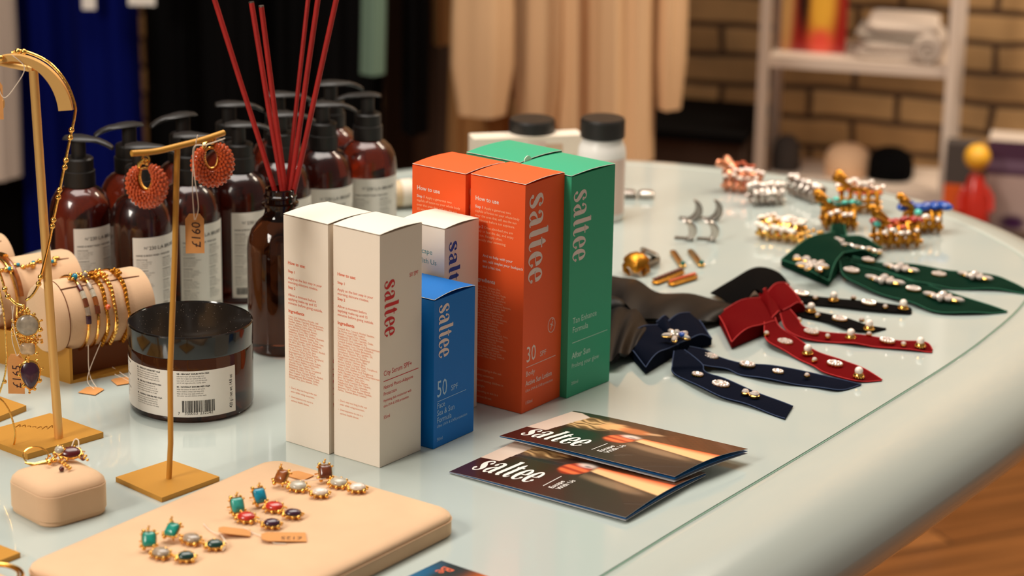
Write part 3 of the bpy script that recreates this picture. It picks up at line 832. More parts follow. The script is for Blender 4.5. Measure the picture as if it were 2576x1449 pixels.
# ================================================================ candle jar
p = on(483, 1014); pm = pxm(p); RJ = 155 / pm
jar = thing('cosmetic_jar', 'round brown glass jar with black lid and printed label, behind the tee stand', 'jar', p)
hl = 55 / pm / .95; hb = 157 / pm / .95
MB().lathe([(0, .001), (RJ * .9, .0004), (RJ * .975, .0016), (RJ, .005), (RJ, hb - .002), (RJ * .985, hb)], seg=96).build('jar_body', 'amberdark', jar)
MB().lathe([(RJ * .97, hb + .0002), (RJ * 1.0, hb + .0004), (RJ * 1.005, hb + .001), (RJ * 1.005, hb + hl - .0012), (RJ * .99, hb + hl - .0002), (RJ * .975, hb + hl), (RJ * .965, hb + hl - .0009), (0, hb + hl - .0009)], seg=96, cap=False).build('lid', 'blackgl', jar, angle=30)
mb = MB(); rd = random.Random(3)
for _ in range(90):
    a = rd.uniform(0, 2 * PI); rr = RJ * .93 * math.sqrt(rd.random()); mb.ball((rr * math.cos(a), rr * math.sin(a), hb + hl - .0008), rd.uniform(.00006, .00014), seg=5, rings=4)
o = mb.build('dust', 'string', jar); o['kind'] = 'stuff'
f0, f1 = math.radians(-118), math.radians(51); lz0, lh = .0055, .0365; Rl = RJ + .00015
lb_ = MB().grid(70, 1, lambda u, v: (Rl * math.sin(f0 + u * (f1 - f0)), -Rl * math.cos(f0 + u * (f1 - f0)), lz0 + v * lh)).build('label', 'label', jar)
U_ = lambda deg: (math.radians(deg) - f0) * Rl
Fb, Fs = Flat(), Flat()
LORE = 'algae extract helps soften the skin while sea salt and rosehip oil scrub away dry cells apply on damp skin massage in circles rinse with warm water avoid contact with eyes keep out of reach of children store in a cool dry place'.split()
def colm(u, w, top, nb, nl, sd):
    y = top; rd = random.Random(sd)
    for bks in range(nb):
        Fb.text(('GB - SEA SALT SCRUB WITH OILS', 'SE - HAVSSALT SKRUBB MED OLJA', 'NL - ZEEZOUT SCRUB MET OLIE')[(bks + sd) % 3], u, y, .00165, bold=.03); y -= .0019
        for _ in range(nl):
            t = ''
            while len(t) < w * 1250: t += rd.choice(LORE) + ' '
            Fs.text(t.strip(), u, y, .0016, sx=.82); y -= .00172
        y -= .0014
colm(U_(-94), .0285, .0338, 3, 4, 1); colm(U_(-50), .0305, .0338, 3, 4, 2); colm(U_(-5.5), .030, .0338, 2, 4, 3)
E_ = Flat(); barcode(E_, U_(-1.0), .0040, Rl * math.radians(30), .0092, 7); bend(E_, Rl + .0001, f0, lz0).build('barcode', 'dark_ink', lb_, smooth=False)
E_ = Flat(); E_.text('420 g / net wt. 14.8 oz', U_(47.5), .0035, .0040, rot=PI / 2, sx=.72, bold=.01); bend(E_, Rl + .0001, f0, lz0).build('weight_mark', 'dark_ink', lb_, smooth=False)
Fb.text('7', U_(-5), .0021, .0030); Fb.text('350053', U_(1), .0021, .0030, sx=1.12); Fb.text('232242', U_(15), .0021, .0030, sx=1.12)
bend(Fb, Rl + .0001, f0, lz0).build('label_print', 'dark_ink', lb_, smooth=False)
bend(Fs, Rl + .0001, f0, lz0).build('small_print', 'grey_ink', lb_, smooth=False)

# ================================================================ suede displays
def rrect(hx, hy, r, n=8):
    out = []
    for cx_, cy_, a0 in ((hx - r, hy - r, 0), (-hx + r, hy - r, 90), (-hx + r, -hy + r, 180), (hx - r, -hy + r, 270)):
        for i in range(n + 1):
            a = math.radians(a0 + 90 * i / n); out.append((cx_ + r * math.cos(a), cy_ + r * math.sin(a)))
    return out
def pillow(hx, hy, r, lv):       # lv: (inset, z)
    mb = MB(); rings = []
    for ins, z in lv:
        rings.append([(x, y, z) for x, y in rrect(hx - ins, hy - ins, max(r - ins * .6, .001))])
    loft(mb, rings); return mb
PT = .0165
tp = at(690, 1150, PT)
a1, a2 = math.radians(234.5), math.radians(-37.5)
e1 = Vector((math.cos(a1), math.sin(a1), 0)); e2 = Vector((-e1.y, e1.x, 0))
PL, PW = .245, .166
pc_ = Vector((tp.x, tp.y, TZ)) + e1 * (PL / 2 - .004) + e2 * (PW / 2 - .004)
pad = thing('display_pad', 'large rectangular beige suede pad carrying three pairs of earrings', 'pad', pc_, a1)
pillow(PL / 2, PW / 2, .016, [(.0012, .0), (.0, .0012), (.0, .0105), (.0006, .0110), (.0004, .0116), (.0008, .0135), (.003, .0153), (.007, .0163), (.02, PT), (.06, PT)]).build('pad_body', 'suede', pad)
mb = MB(); mb.tube([(x, y, .0108) for x, y in rrect(PL / 2 + .0001, PW / 2 + .0001, .016)], .00035, 6, closed=True); mb.build('seam', 'suede', pad)

pb_ = at(149, 1284, 0)
rbx = thing('ring_box', 'small square beige suede cushion box with jewellery on top', 'box', pb_, math.radians(43))
hx = .0265
pillow(hx, hx, .012, [(.0018, 0), (.0008, .0012), (.0008, .0035), (.0, .0042), (.0, .0215), (.0006, .0222)]).build('box_base', 'suede', rbx)
pillow(hx, hx, .012, [(.0012, .0218), (.0004, .0224), (.0010, .0245), (.0035, .0272), (.008, .0288), (.014, .0296), (.022, .030)]).build('cushion_lid', 'suede', rbx)

q = at(45, 1452, 0)
lp = thing('display_pad', 'beige pad cropped by the bottom left corner, a gold bangle on it', 'pad', q + Vector((-.075, -.075, 0)), math.radians(48))
pillow(.085, .085, .012, [(.001, 0), (0, .001), (0, .011), (.002, .0135), (.006, .0145), (.02, .015)]).build('pad_body', 'suede', lp)
q = at(8, 1445, .0155)
g = thing('gold_bangle', 'gold bangle on the pad cropped by the bottom left corner', 'bangle', q + Vector((-.006, -.006, 0)))
MB().tube([(.019 * math.cos(t), .019 * math.sin(t), .0012) for t in [2 * PI * i / 40 for i in range(40)]], .0013, 8, closed=True).build('bangle_ring', 'jgold', g)
MB().tube([(.0165 * math.cos(t), .0165 * math.sin(t), .0013) for t in [2 * PI * i / 40 for i in range(40)]], .0008, 8, closed=True).build('inner_band', 'agold', g)
q = at(44, 1400)
g = thing('gold_plate', 'corner of a small gold display base at the left edge, bottom', 'display base', q)
g.rotation_euler = (0, 0, math.radians(52))
MB().box((-.035, .022, .0018), (.07, .05, .0036)).build('plate', 'goldpaint', g, smooth=False)

# ================================================================ jewellery helpers
def gold_setting(parent, loc, az, tilt, rx, ry, m, balls=9, shape='oval', gold='jgold', roll=0.0, br=.0011, h=.0022, back=True):
    R = rotz(az) @ Matrix.Rotation(tilt, 3, 'X') @ Matrix.Rotation(roll, 3, 'Y'); loc = Vector(loc)
    def rim(f, i, n, z):
        a = 2 * PI * i / n; c_, s_ = math.cos(a), math.sin(a)
        if shape == 'rect':
            e = .45; x = math.copysign(abs(c_) ** e, c_); y = math.copysign(abs(s_) ** e, s_)
        elif shape == 'drop':
            x = c_ * (1 + .32 * s_); y = s_ * 1.15
        else: x, y = c_, s_
        return Vector((x * rx * f, y * ry * f, z))
    mb = MB(); N = 24
    loft(mb, [[loc + R @ rim(f, i, N, z) for i in range(N)] for f, z in ((.80, -h), (1.02, -h * .7), (1.12, 0), (1.04, h * .3))])
    for i in range(balls):
        p = rim(1.18, i + .5, balls, -h * .2); mb.ball(loc + R @ p, br * (1 + .35 * ((i * 7) % 3 - 1)), seg=8, rings=5)
        if i % 2 == 0:
            p = rim(1.32, i + .5, balls, -h * .5); mb.ball(loc + R @ p, br * .7, seg=7, rings=4)
    st = mb.build('setting', gold, parent)
    mb = MB()
    loft(mb, [[loc + R @ rim(f, i, N, z) for i in range(N)] for f, z in ((1.0, 0), (.97, h * .5), (.82, h * .95), (.5, h * 1.25), (.2, h * 1.35), (.02, h * 1.37))])
    mb.build('stone', m, st)
    return st
def price_tag(name, label, loc, rz, w, h, writing=None, tilt=0.0, strings=(), fold=False, roll=0.0, upright=False, group='kraft price tags', wrot=0.0, wsize=.008):
    t = thing('price_tag', label, 'price tag', loc, rz, group)
    R = Matrix.Rotation(tilt, 3, 'X') @ Matrix.Rotation(roll, 3, 'Y')
    poly = [(-w / 2, 0), (w / 2, 0), (w / 2, h * .86), (w * .28, h), (-w * .28, h), (-w / 2, h * .86)]
    mb = MB(); mb.prism(poly, 0, .0004); mb.xf(lambda v: R @ v); mb.build('card', 'kraft', t, smooth=False)
    if writing:
        F = Flat(); F.text(writing, 0, 0, wsize, rot=wrot, shear=.1)
        F.map(lambda x, y: R @ Vector((x, y + h * .08, .0005))).build('writing', 'pen', t, smooth=False)
    for s_ in strings:
        MB().tube([Vector(p) for p in cr(s_, 6)], .00035, 5).build('string', 'string', t)
    return t
def rel(loc, rz, pts):
    return [tuple(rotz(-rz) @ (Vector(p) - Vector(loc))) for p in pts]

# earrings lying on the pad
zp = PT
def pad_earring(label, stones, sizes, group):
    base = at(stones[1][0], stones[1][1] + 8, zp)
    t = thing('drop_earring', label, 'earring', base, 0, group)
    prev = None
    for i, (px, py, m, shape, tilt, az) in enumerate(stones):
        up_ = .0075 if i == 0 else .0036
        c_ = at(px, py, zp + up_) - base
        rx, ry = sizes[i]
        if shape == 'rect': gold_setting(t, c_, az, tilt, rx, ry, m, balls=8, shape='rect')
        else: gold_setting(t, c_, az, tilt, rx, ry, m, balls=10)
        if prev is not None:
            mb = MB(); d = c_ - prev; d2 = d.normalized()
            for kk in (.38, .5, .62): mb.ball(prev + d * kk + Vector((0, 0, -.001)), .0010, seg=8, rings=5)
            mb.build('link', 'jgold', t)
        prev = c_
    c0 = at(stones[0][0], stones[0][1], zp + .0075) - base
    mb = MB(); mb.tube([c0 + Vector((0, .001, 0)), c0 + Vector((-.002, .006, -.003)), c0 + Vector((-.008, .011, -.0062))], .0005, 6)
    mb.ball(c0 + Vector((-.0008, .0022, .0062)), .0011, seg=8, rings=5); mb.ball(c0 + Vector((-.0002, .0022, .0080)), .0008, seg=8, rings=5)
    mb.build('ear_post', 'jgold', t)
S1, S2, S3 = (.0044, .0050), (.0062, .0046), (.0056, .0040)
T = math.radians
pad_earring('front left drop earring with teal, grey and dark green stones', [(375, 1357, 'teal', 'rect', T(50), T(8)), (405, 1391, 'greyst', 'o', T(12), T(-25)), (468, 1400, 'dgreen', 'o', T(18), T(12))], (S1, S2, S3), 'teal, grey and green earrings')
pad_earring('second drop earring with teal, grey and dark green stones, nearer the tags', [(433, 1333, 'teal', 'rect', T(38), T(-25)), (482, 1356, 'greyst', 'o', T(12), T(-20)), (541, 1370, 'dgreen', 'o', T(18), T(12))], (S1, S2, S3), 'teal, grey and green earrings')
pad_earring('drop earring with turquoise, red and purple stones, nearer pair member', [(597, 1271, 'turq', 'rect', T(60), T(25)), (620, 1301, 'redst', 'o', T(15), T(-12)), (684, 1317, 'purple', 'o', T(12), T(8))], (S1, S2, S3), 'turquoise, red and purple earrings')
pad_earring('drop earring with bright blue, red and purple stones, further pair member', [(653, 1247, 'sky', 'rect', T(60), T(35)), (690, 1275, 'redst', 'o', T(15), T(-12)), (737, 1292, 'purple', 'o', T(10), T(2))], (S1, S2, S3), 'turquoise, red and purple earrings')
pad_earring('drop earring with tiger brown, grey and white stones, left of its pair', [(708, 1199, 'tiger', 'rect', T(45), T(-30)), (750, 1223, 'pale', 'o', T(15), T(-10)), (806, 1239, 'white', 'o', T(12), T(8))], (S1, S2, S3), 'brown, grey and white earrings')
pad_earring('drop earring with dark brown, grey and white stones, right of its pair', [(818, 1187, 'brown', 'rect', T(50), T(12)), (852, 1214, 'pale', 'o', T(15), T(-15)), (900, 1227, 'white', 'o', T(12), T(10))], (S1, S2, S3), 'brown, grey and white earrings')
p1 = at(552, 1345, zp + .001); rz1 = T(-78)
price_tag('price_tag', 'folded kraft tag on the pad below the red stone earrings', p1 + Vector((.020, .003, 0)), T(95), .011, .021, tilt=T(8),
          strings=[rel(p1 + Vector((.020, .003, 0)), T(95), [at(552, 1345, zp + .002), at(530, 1335, zp + .001), at(512, 1318, zp + .001)]), rel(p1 + Vector((.020, .003, 0)), T(95), [at(555, 1345, zp + .002), at(568, 1365, zp + .003), at(560, 1385, zp + .002)])])
p2 = at(770, 1352, zp + .0006)
price_tag('price_tag', 'kraft tag lying flat on the pad right of the purple stones', p2, T(98), .015, .029, tilt=T(3), writing='£125', wrot=PI / 2, wsize=.007,
          strings=[rel(p2, T(98), [at(672, 1352, zp + .0015), at(640, 1342, zp + .001), at(612, 1326, zp + .002)]), rel(p2, T(98), [at(672, 1354, zp + .0015), at(690, 1366, zp + .0008), at(720, 1368, zp + .0008)])])
p3 = at(776, 1203, zp + .0006)
price_tag('price_tag', 'kraft tag on the pad between the two brown stone earrings', p3, T(55), .012, .016,
          strings=[rel(p3, T(55), [at(745, 1208, zp + .002), at(780, 1208, zp + .004), at(820, 1204, zp + .004)])])

# jewellery on the ring box
q = at(155, 1158, .0297)
je = thing('hoop_earrings', 'pair of gold hook earrings with an agate oval on the cushion box', 'earring', q)
gold_setting(je, at(178, 1139, .0355) - q, T(6), T(28), .0072, .0050, 'wine', balls=12, br=.0008)
gold_setting(je, at(150, 1133, .0375) - q, T(-20), T(50), .0034, .0030, 'pale', balls=7, br=.0008)
mb = MB(); c_ = at(90, 1147, .0335) - q
mb.tube([c_ + Vector((.0085 * math.cos(t), .004 * math.sin(t) * .4, .0060 * math.sin(t))) for t in [T(-30 + 12 * i) for i in range(22)]], .0006, 7)
mb.tube([c_ + Vector((-.007, -.003, -.004)), c_ + Vector((0, -.004, -.005)), c_ + Vector((.009, -.003, -.0032)), c_ + Vector((.014, -.002, -.0018))], [.0006, .0016, .0018, .0008], 7)
for i in range(14):
    rd = random.Random(i + 50); pp = at(115 + 42 * rd.random(), 1135 + 22 * rd.random() + i, .0332) - q; mb.ball(pp, .0009 + .0008 * rd.random(), seg=8, rings=5)
for i in range(9):
    pp = at(150 + 3 * i + (i % 2) * 6, 1160 + 2.4 * i, .0318) - q; mb.ball(pp, .0011, seg=8, rings=5)
for i in range(7):
    pp = at(196 + 4 * i, 1141 + 2.6 * i - (i % 2) * 7, .0335) - q; mb.ball(pp, .0011, seg=8, rings=5)
mb.build('gold_hooks', 'jgold', je)
mb = MB(); mb.ball(at(155, 1180, .0318) - q, .0019); mb.ball(at(209, 1153, .0325) - q, .0018); mb.build('garnet_beads', 'wine', je)
MB().tube(cr([tuple(at(180, 1125, .036) - q), tuple(at(188, 1106, .040) - q), tuple(at(197, 1108, .040) - q), tuple(at(198, 1128, .036) - q)], 6), .0004, 6).build('thread', 'string', je)

# ================================================================ tee stand and hoop earrings
p = on(425, 1203, .0036); p.z = TZ
cs_ = [Vector((*(at(*c, .0036))[:2], TZ)) - p for c in ((291, 1200), (407, 1252), (552, 1199), (428, 1156))]
tee = thing('earring_stand', 'thin gold tee shaped earring stand on a square base', 'stand', p)
mb = MB(); mb.prism([(c.x, c.y) for c in cs_], 0, .0036); mb.build('base_plate', 'goldpaint', tee, smooth=False)
zt = zof(p, 374)
topx = (446 - 431) / pxm(p)
topp = atY(446, 374, p.y) - p
MB().tube([Vector((0, 0, .0034)), Vector((.0018, 0, .03)), topp * .35 + Vector((-.0012, 0, 0)), topp * .7, topp], .0020, 12).build('post', 'goldpaint', tee)
barL = atY(331, 386, p.y - .022) - p; barR = atY(563, 334, p.y + .030) - p
mid = atY(450, 367, p.y) - p
MB().tube(cr([tuple(barL), tuple(barL.lerp(mid, .5) - Vector((0, 0, .0012))), tuple(mid), tuple(mid.lerp(barR, .5) - Vector((0, 0, .0006))), tuple(barR)], 5), .0021, 12).build('crossbar', 'goldpaint', tee)
def hoop(label, cpx, cpy, Y, az, gap0):
    c = atY(cpx, cpy, Y)
    t = thing('beaded_hoop_earring', label, 'earring', c, az, 'coral beaded hoop earrings')
    Rm, zoomz = .0080, 1.24
    mbs, mg = MB(), MB()
    for i in range(27):
        a = math.radians(gap0 - 148 + 296 * i / 26 - 90); ca, sa = math.cos(a), math.sin(a)
        s = math.sin(math.pi * (i + .8) / 27.6) ** .5; rr = .0064 * s; cc = Vector((ca * (Rm + rr * .25), 0, sa * (Rm + rr * .25) * zoomz))
        er = Vector((ca, 0, sa)); ey = Vector((0, 1, 0)); nb = 12
        for k_ in range(nb):
            b = 2 * PI * k_ / nb + (i % 2) * PI / nb
            if math.cos(b) < -.72: continue
            mbs.ball(cc + er * (math.cos(b) * rr) + ey * (math.sin(b) * rr), .00115, seg=6, rings=4)
        mbs.ball(cc + er * rr * .1, rr * .93, seg=10, rings=7)
        mg.ball(cc - er * (rr * .95), .0011, seg=7, rings=5)
        mg.ball(cc - er * (rr * .95) + ey * .0016, .0009, seg=7, rings=5)
    mbs.build('coral_beads', 'coral', t); 
    mg.tube([Vector((math.cos(a) * Rm * .92, 0, math.sin(a) * Rm * .92 * zoomz)) for a in [2 * PI * i / 30 for i in range(30)]], .0009, 7, closed=True)
    for i in range(7): mg.ball((.0015 * math.sin(i * 2.2), .001 * math.cos(i * 3), .0118 + .0011 * (i % 4)), .0011, seg=7, rings=5)
    mg.build('gold_hoop', 'jgold', t)
    mb = MB(); mb.tube([(.0026 * math.cos(a), 0, .0150 + .0030 * math.sin(a)) for a in [2 * PI * i / 16 for i in range(16)]], .0006, 6, closed=True)
    mb.tube([(-.006, 0, .0075), (-.0045, 0, .012), (-.001, 0, .0155)], [.0014, .0017, .0007], 7); mb.build('ear_hook', 'jgold', t)
    return t
hoop('left coral beaded hoop earring on the tee stand', 368, 456, (p + barL.lerp(mid, .3)).y, T(-12), 8)
hoop('right coral beaded hoop earring on the tee stand, tag strings beside it', 533, 404, (p + barR.lerp(mid, .25)).y, T(10), 12)
Yt = (p + mid.lerp(barR, .35)).y - .006
q = atY(491, 637, Yt)
tg = price_tag('price_tag', 'kraft tag marked with £160 hanging from the tee stand', q, T(6), .0128, .0275, writing='£160', tilt=T(84), wrot=PI / 2, wsize=.0088,
               strings=[rel(q, T(6), [atY(489, 553, Yt), atY(484, 480, Yt), atY(486, 400, Yt + .002), atY(492, 362, Yt + .004), atY(497, 340, Yt + .003)]),
                        rel(q, T(6), [atY(491, 553, Yt), atY(499, 520, Yt), atY(489, 440, Yt), atY(487, 372, Yt + .001), atY(520, 364, Yt), atY(566, 348, Yt)])])
tg['writing'] = 'x'; del tg['writing']
for c in [c for c in C.objects if c.parent == tg and c.name.startswith('writing')]:
    c.location = rotz(0) @ Vector((.0038, 0, .0015))

# ================================================================ necklace stand
p = on(148, 1101, .0045); p.z = TZ
ns = thing('necklace_stand', 'gold necklace stand with curved top arm at the left edge', 'stand', p)
cs_ = [Vector((*(at(*c, .0045))[:2], TZ)) - p for c in ((-8, 1094), (69, 1142), (260, 1087), (126, 1039))]
cs_[0] = cs_[1] + cs_[3] - cs_[2]
MB().prism([(c.x, c.y) for c in cs_], 0, .0045).build('base_plate', 'goldpaint', ns, smooth=False)
F = Flat(); q = at(80, 1076, .0045) - p
for i in range(7):
    a = i * .9; F.stroke([(q.x + .012 * (i - 3) / 3, q.y + .003 * math.sin(a), .0008), (q.x + .012 * (i - 3) / 3 + .002, q.y + .004 + .002 * math.cos(a), .0007), (q.x + .012 * (i - 3) / 3 + .003, q.y + .001, .0008)])
F.map(lambda x, y: (x, y, .0047)).build('engraving', 'agold', ns, smooth=False)
pt = atY(84, 176, p.y) - p
MB().tube([Vector((0, 0, .004)), pt * .5, pt], .0033, 16).build('post', 'gold', ns)
c2 = atY(-30, 146, p.y + .012) - p
MB().tube([pt + Vector((.0005, 0, .0015)), pt.lerp(c2, .5) + Vector((0, 0, .0005)), c2], .0034, 14).build('crossbar', 'gold', ns)
ac = atY(42, 286, p.y) - p; Ra = 146 / pxm(p + ac)
mb = MB(); rings = []
ud = Vector((.97, -.10, 0)).normalized(); wd = Vector((.25, .97, 0))
for i in range(41):
    a = math.radians(6 + 168 * i / 40); s = abs(math.cos(a))
    er = ud * math.cos(a) + Vector((0, 0, 1)) * math.sin(a) * 1.04
    wid = .0042 + .0058 * s ** 1.6; th = .0024 + .004 * (1 - s)
    o_ = ac + er * Ra; i_ = ac + er * (Ra - wid); tv = wd.normalized() * th
    rings.append([o_ - tv * .5, i_ - tv * .5, i_ + tv * .5, o_ + tv * .5])
loft(mb, rings); mb.build('curved_arm', 'gold', ns, angle=30)
nl = thing('necklace', 'gold ball chain necklace with opal, quartz and purple stone pendant', 'necklace', p + Vector((0, -.004, 0)))
nY = p.y - .004; N0 = nl.location.copy()
A_ = lambda x, y, dy=0: atY(x, y, nY + dy) - N0
pathR = [A_(30, 132), A_(60, 129), A_(120, 155), A_(165, 205), A_(188, 262), A_(188, 290), A_(180, 330), A_(165, 402), A_(150, 478), A_(146, 497), A_(134, 554), A_(126, 600), A_(112, 660), A_(102, 697), A_(96, 718), A_(82, 742), A_(65, 756)]
pathL = [A_(-40, 560), A_(-6, 670), A_(6, 706), A_(12, 727), A_(20, 745), A_(40, 764), A_(56, 770)]
MB().tube(cr([tuple(v) for v in pathR], 4), .0010, 8).build('chain', 'jgold', nl)
MB().tube(cr([tuple(v) for v in pathL], 4), .0010, 8).build('chain', 'jgold', nl)
for grp in (((45, 129), (60, 130), (2, 146)), ((180, 327), (177, 346)), ((166, 403), (163, 421)), ((150, 478), (147, 496)), ((135, 553), (132, 569)), ((102, 697), (97, 714)), ((12, 727), (20, 746))):
    mb = MB()
    for x, y in grp: mb.ball(A_(x, y), .0021, seg=12, rings=8)
    mb.build('chain_bead_pair', 'jgold', nl)
st = gold_setting(nl, A_(69, 818), 0, T(84), .0082, .0078, 'opal', balls=9, br=.0014)
gold_setting(nl, A_(70, 877), 0, T(84), .0055, .0044, 'quartz', balls=6, shape='rect', br=.0012)
gold_setting(nl, A_(76, 944), T(8), T(84), .0066, .0088, 'purple', balls=9, shape='drop', br=.0014)
mb = MB(); rd = random.Random(12)
for i in range(34): mb.ball(A_(44 + 62 * rd.random(), 842 + 20 * rd.random(), .002 * rd.random()), .0009 + .0006 * rd.random(), seg=7, rings=5)
for i in range(14): mb.ball(A_(50 + 24 * rd.random(), 768 + 22 * rd.random()), .0013, seg=8, rings=5)
for i in range(10): mb.ball(A_(30 + 10 * rd.random(), 800 + 60 * rd.random()), .0013, seg=8, rings=5)
mb.tube([A_(72, 895), A_(70, 905), A_(72, 912)], .0008, 6)
mb.build('gold_granules', 'jgold', nl)
q = atY(42, 990, nY + .004)
tg = price_tag('price_tag', 'kraft tag marked in pen hanging behind the necklace pendant', q, T(0), .0120, .0300, writing='£165', tilt=T(88), wrot=PI / 2, wsize=.0088,
               strings=[rel(q, 0, [atY(42, 895, nY + .003), atY(30, 850, nY), atY(33, 790, nY), atY(36, 765, nY)]), rel(q, 0, [atY(44, 895, nY + .003), atY(50, 880, nY), atY(36, 830, nY - .001), atY(30, 770, nY)])])
for c in [c for c in C.objects if c.parent == tg and c.name.startswith('writing')]: c.location = Vector((.0035, 0, .0015))
q = atY(-12, 300, nY)
price_tag('price_tag', 'kraft tag on white string at the left edge below the curved arm', q, T(0), .012, .028, tilt=T(88),
          strings=[rel(q, 0, [atY(-8, 205, nY), atY(10, 246, nY), atY(40, 215, nY), atY(62, 170, nY), atY(30, 138, nY)])])
# second stand, mostly off to the left
p = on(-70, 1030, .0045); p.z = TZ
s2 = thing('necklace_stand', 'gold stand base corner at the left edge behind the necklace', 'stand', p)
cc = [Vector((*(at(*c, .0045))[:2], TZ)) - p for c in ((66, 1020), (0, 997), (0, 1047))]
v1 = (cc[1] - cc[0]).normalized(); v2 = (cc[2] - cc[0]).normalized()
a0 = cc[0]; MB().prism([tuple(a0[:2]), tuple((a0 + v1 * .07)[:2]), tuple((a0 + v1 * .07 + v2 * .07)[:2]), tuple((a0 + v2 * .07)[:2])], 0, .0045).build('base_plate', 'goldpaint', s2, smooth=False)
cbp = a0 + v1 * .035 + v2 * .035
MB().tube([cbp + Vector((0, 0, .004)), cbp + Vector((0, 0, .24))], .0033, 14).build('post', 'gold', s2)
MB().tube([cbp + Vector((-.04, 0, .24)), cbp + Vector((.04, 0, .24))], .0033, 14).build('crossbar', 'gold', s2)
ch = thing('necklace', 'long thin gold chain hanging at the left edge before the bracelet rolls', 'necklace', p + Vector((0, -.01, 0)))
cY = 1.70; N1 = ch.location.copy(); B_ = lambda x, y: atY(x, y, cY) - N1
pts = [Vector((cbp.x + .03, cbp.y + .010, .243)), B_(-30, 600), B_(0, 735), B_(11, 800), B_(16, 870), B_(17, 905), B_(11, 950), B_(-2, 990)]
MB().tube(cr([tuple(v) for v in pts], 6), .0007, 7).build('chain', 'jgold', ch)
pts = [B_(-12, 995), B_(8, 1010), B_(24, 1035), B_(36, 1075), B_(38, 1100), B_(32, 1128), B_(20, 1142), B_(0, 1147), B_(-15, 1140), B_(-20, 1060), B_(-12, 995)]
MB().tube(cr([tuple(v) for v in pts], 6), .0007, 7).build('hoop_pendant', 'jgold', ch)
MB().ball(B_(12, 960), .0016).build('bead', 'jgold', ch)

# ================================================================ bracelet display
RR = .0282
P0 = at(118, 797, .050); P1 = at(338, 757, .050)
ax = Vector((P1.x - P0.x, P1.y - P0.y, 0)); LEN = ax.length; ax.normalize()
perp = Vector((-ax.y, ax.x, 0))
G0 = on(177, 966)
eb = on(0, 914) - G0; eb.z = 0; eb.normalize()
angx = math.atan2(ax.y, ax.x)
bs = thing('bracelet_display', 'gold tray base holding three beige suede bracelet rolls', 'stand', G0)
d = eb
WB = .235
def qd(s, t, z): return ax * s + d * t + Vector((0, 0, z))
def slab(mb, s0, s1, t0, t1, z0, z1):
    v = [qd(s, t, z) for s in (s0, s1) for t in (t0, t1) for z in (z0, z1)]
    mb.add(v, [(0, 1, 3, 2), (4, 6, 7, 5), (0, 4, 5, 1), (2, 3, 7, 6), (0, 2, 6, 4), (1, 5, 7, 3)])
mb = MB(); slab(mb, -.0, .0025, 0, WB, 0, .029); mb.build('end_plate', 'goldpaint', bs, smooth=False)
mb = MB(); slab(mb, LEN - .003, LEN, 0, WB, 0, .029); mb.build('end_plate', 'goldpaint', bs, smooth=False)
mb = MB(); slab(mb, .0026, LEN - .0031, 0, WB, 0, .0025); mb.build('floor_plate', 'goldpaint', bs, smooth=False)
Mt['recess'] = mat('brown_lining', srgb(110, 62, 30), .8)
mb = MB(); slab(mb, .0026, LEN - .0031, .012, .014, .0026, .026); mb.build('lining', 'recess', bs, smooth=False)
t1c = (P0 - G0).dot(perp if perp.dot(eb) > 0 else -perp)
R3 = Matrix((perp, Vector((0, 0, 1)), ax)).transposed()
rolls = []
for i, (tt, zz_, s0) in enumerate(((t1c, .0500, -.006), (t1c + .079, .0500, -.006), (t1c + .158, .0500, -.006))):
    c = G0 + ax * s0 + d * tt; c.z = TZ + zz_
    ro_ = thing('bracelet_roll', ('beige suede roll nearest the jar, carrying five gold bangles', 'beige suede roll in the middle, carrying pearl and leather bracelets', 'beige suede roll furthest back left, partly off the photo')[i], 'display roll', c, 0, 'suede bracelet rolls')
    Lr = LEN + .012
    MB().lathe([(0, 0), (RR * .80, .0), (RR * .93, .0012), (RR, .005), (RR * .995, .012), (RR, .02), (RR, Lr - .005), (RR * .95, Lr - .001), (RR * .8, Lr), (0, Lr)], seg=48, R=R3, cap=False).build('roll_body', 'suede', ro_)
    mb = MB(); mb.tube([R3 @ Vector((RR * math.cos(a) * 1.0, RR * math.sin(a), .0125)) for a in [2 * PI * j / 40 for j in range(40)]], .0004, 5, closed=True)
    mb.tube([R3 @ Vector((-RR * math.cos(T(62)), RR * math.sin(T(62)), .012 + j * (Lr - .02) / 10)) + Vector((0, 0, .0004 * math.sin(j))) for j in range(11)], .0006, 5)
    mb.build('seam', 'recess', ro_)
    rolls.append((ro_, c))
def bangle(roll, s, label, cat, motif, rad=.0012, group='bangles on the front roll'):
    ro_, c = rolls[roll]
    t = thing('bangle', label, cat, c + ax * s, 0, group)
    rr = RR + rad
    pt_ = lambda deg, r=rr, ds=0: -d * 0 + (perp * (1 if perp.dot(d) < 0 else -1)) * (r * math.cos(T(deg))) + Vector((0, 0, r * math.sin(T(deg)))) + ax * ds
    MB().tube([pt_(a) for a in range(0, 360, 9)], rad, 8, closed=True).build('band', 'jgold', t)
    motif(t, pt_)
    return t
def seg_motif(cols, ornament, om):
    def f(t, pt_):
        a = 62
        for m in cols:
            MB().tube([pt_(a), pt_(a - 6), pt_(a - 12)], .0021, 8).build('bead_segment', m, t); a -= 13
        mb = MB(); rd = random.Random(len(cols))
        for _ in range(12): mb.ball(pt_(70 + 14 * rd.random(), RR + .002 + .003 * rd.random(), .008 * (rd.random() - .5)), .0014, seg=8, rings=5)
        mb.build('gold_cluster', 'jgold', t); MB().ball(pt_(76, RR + .0045), .0026).build('stone', om, t)
    return f
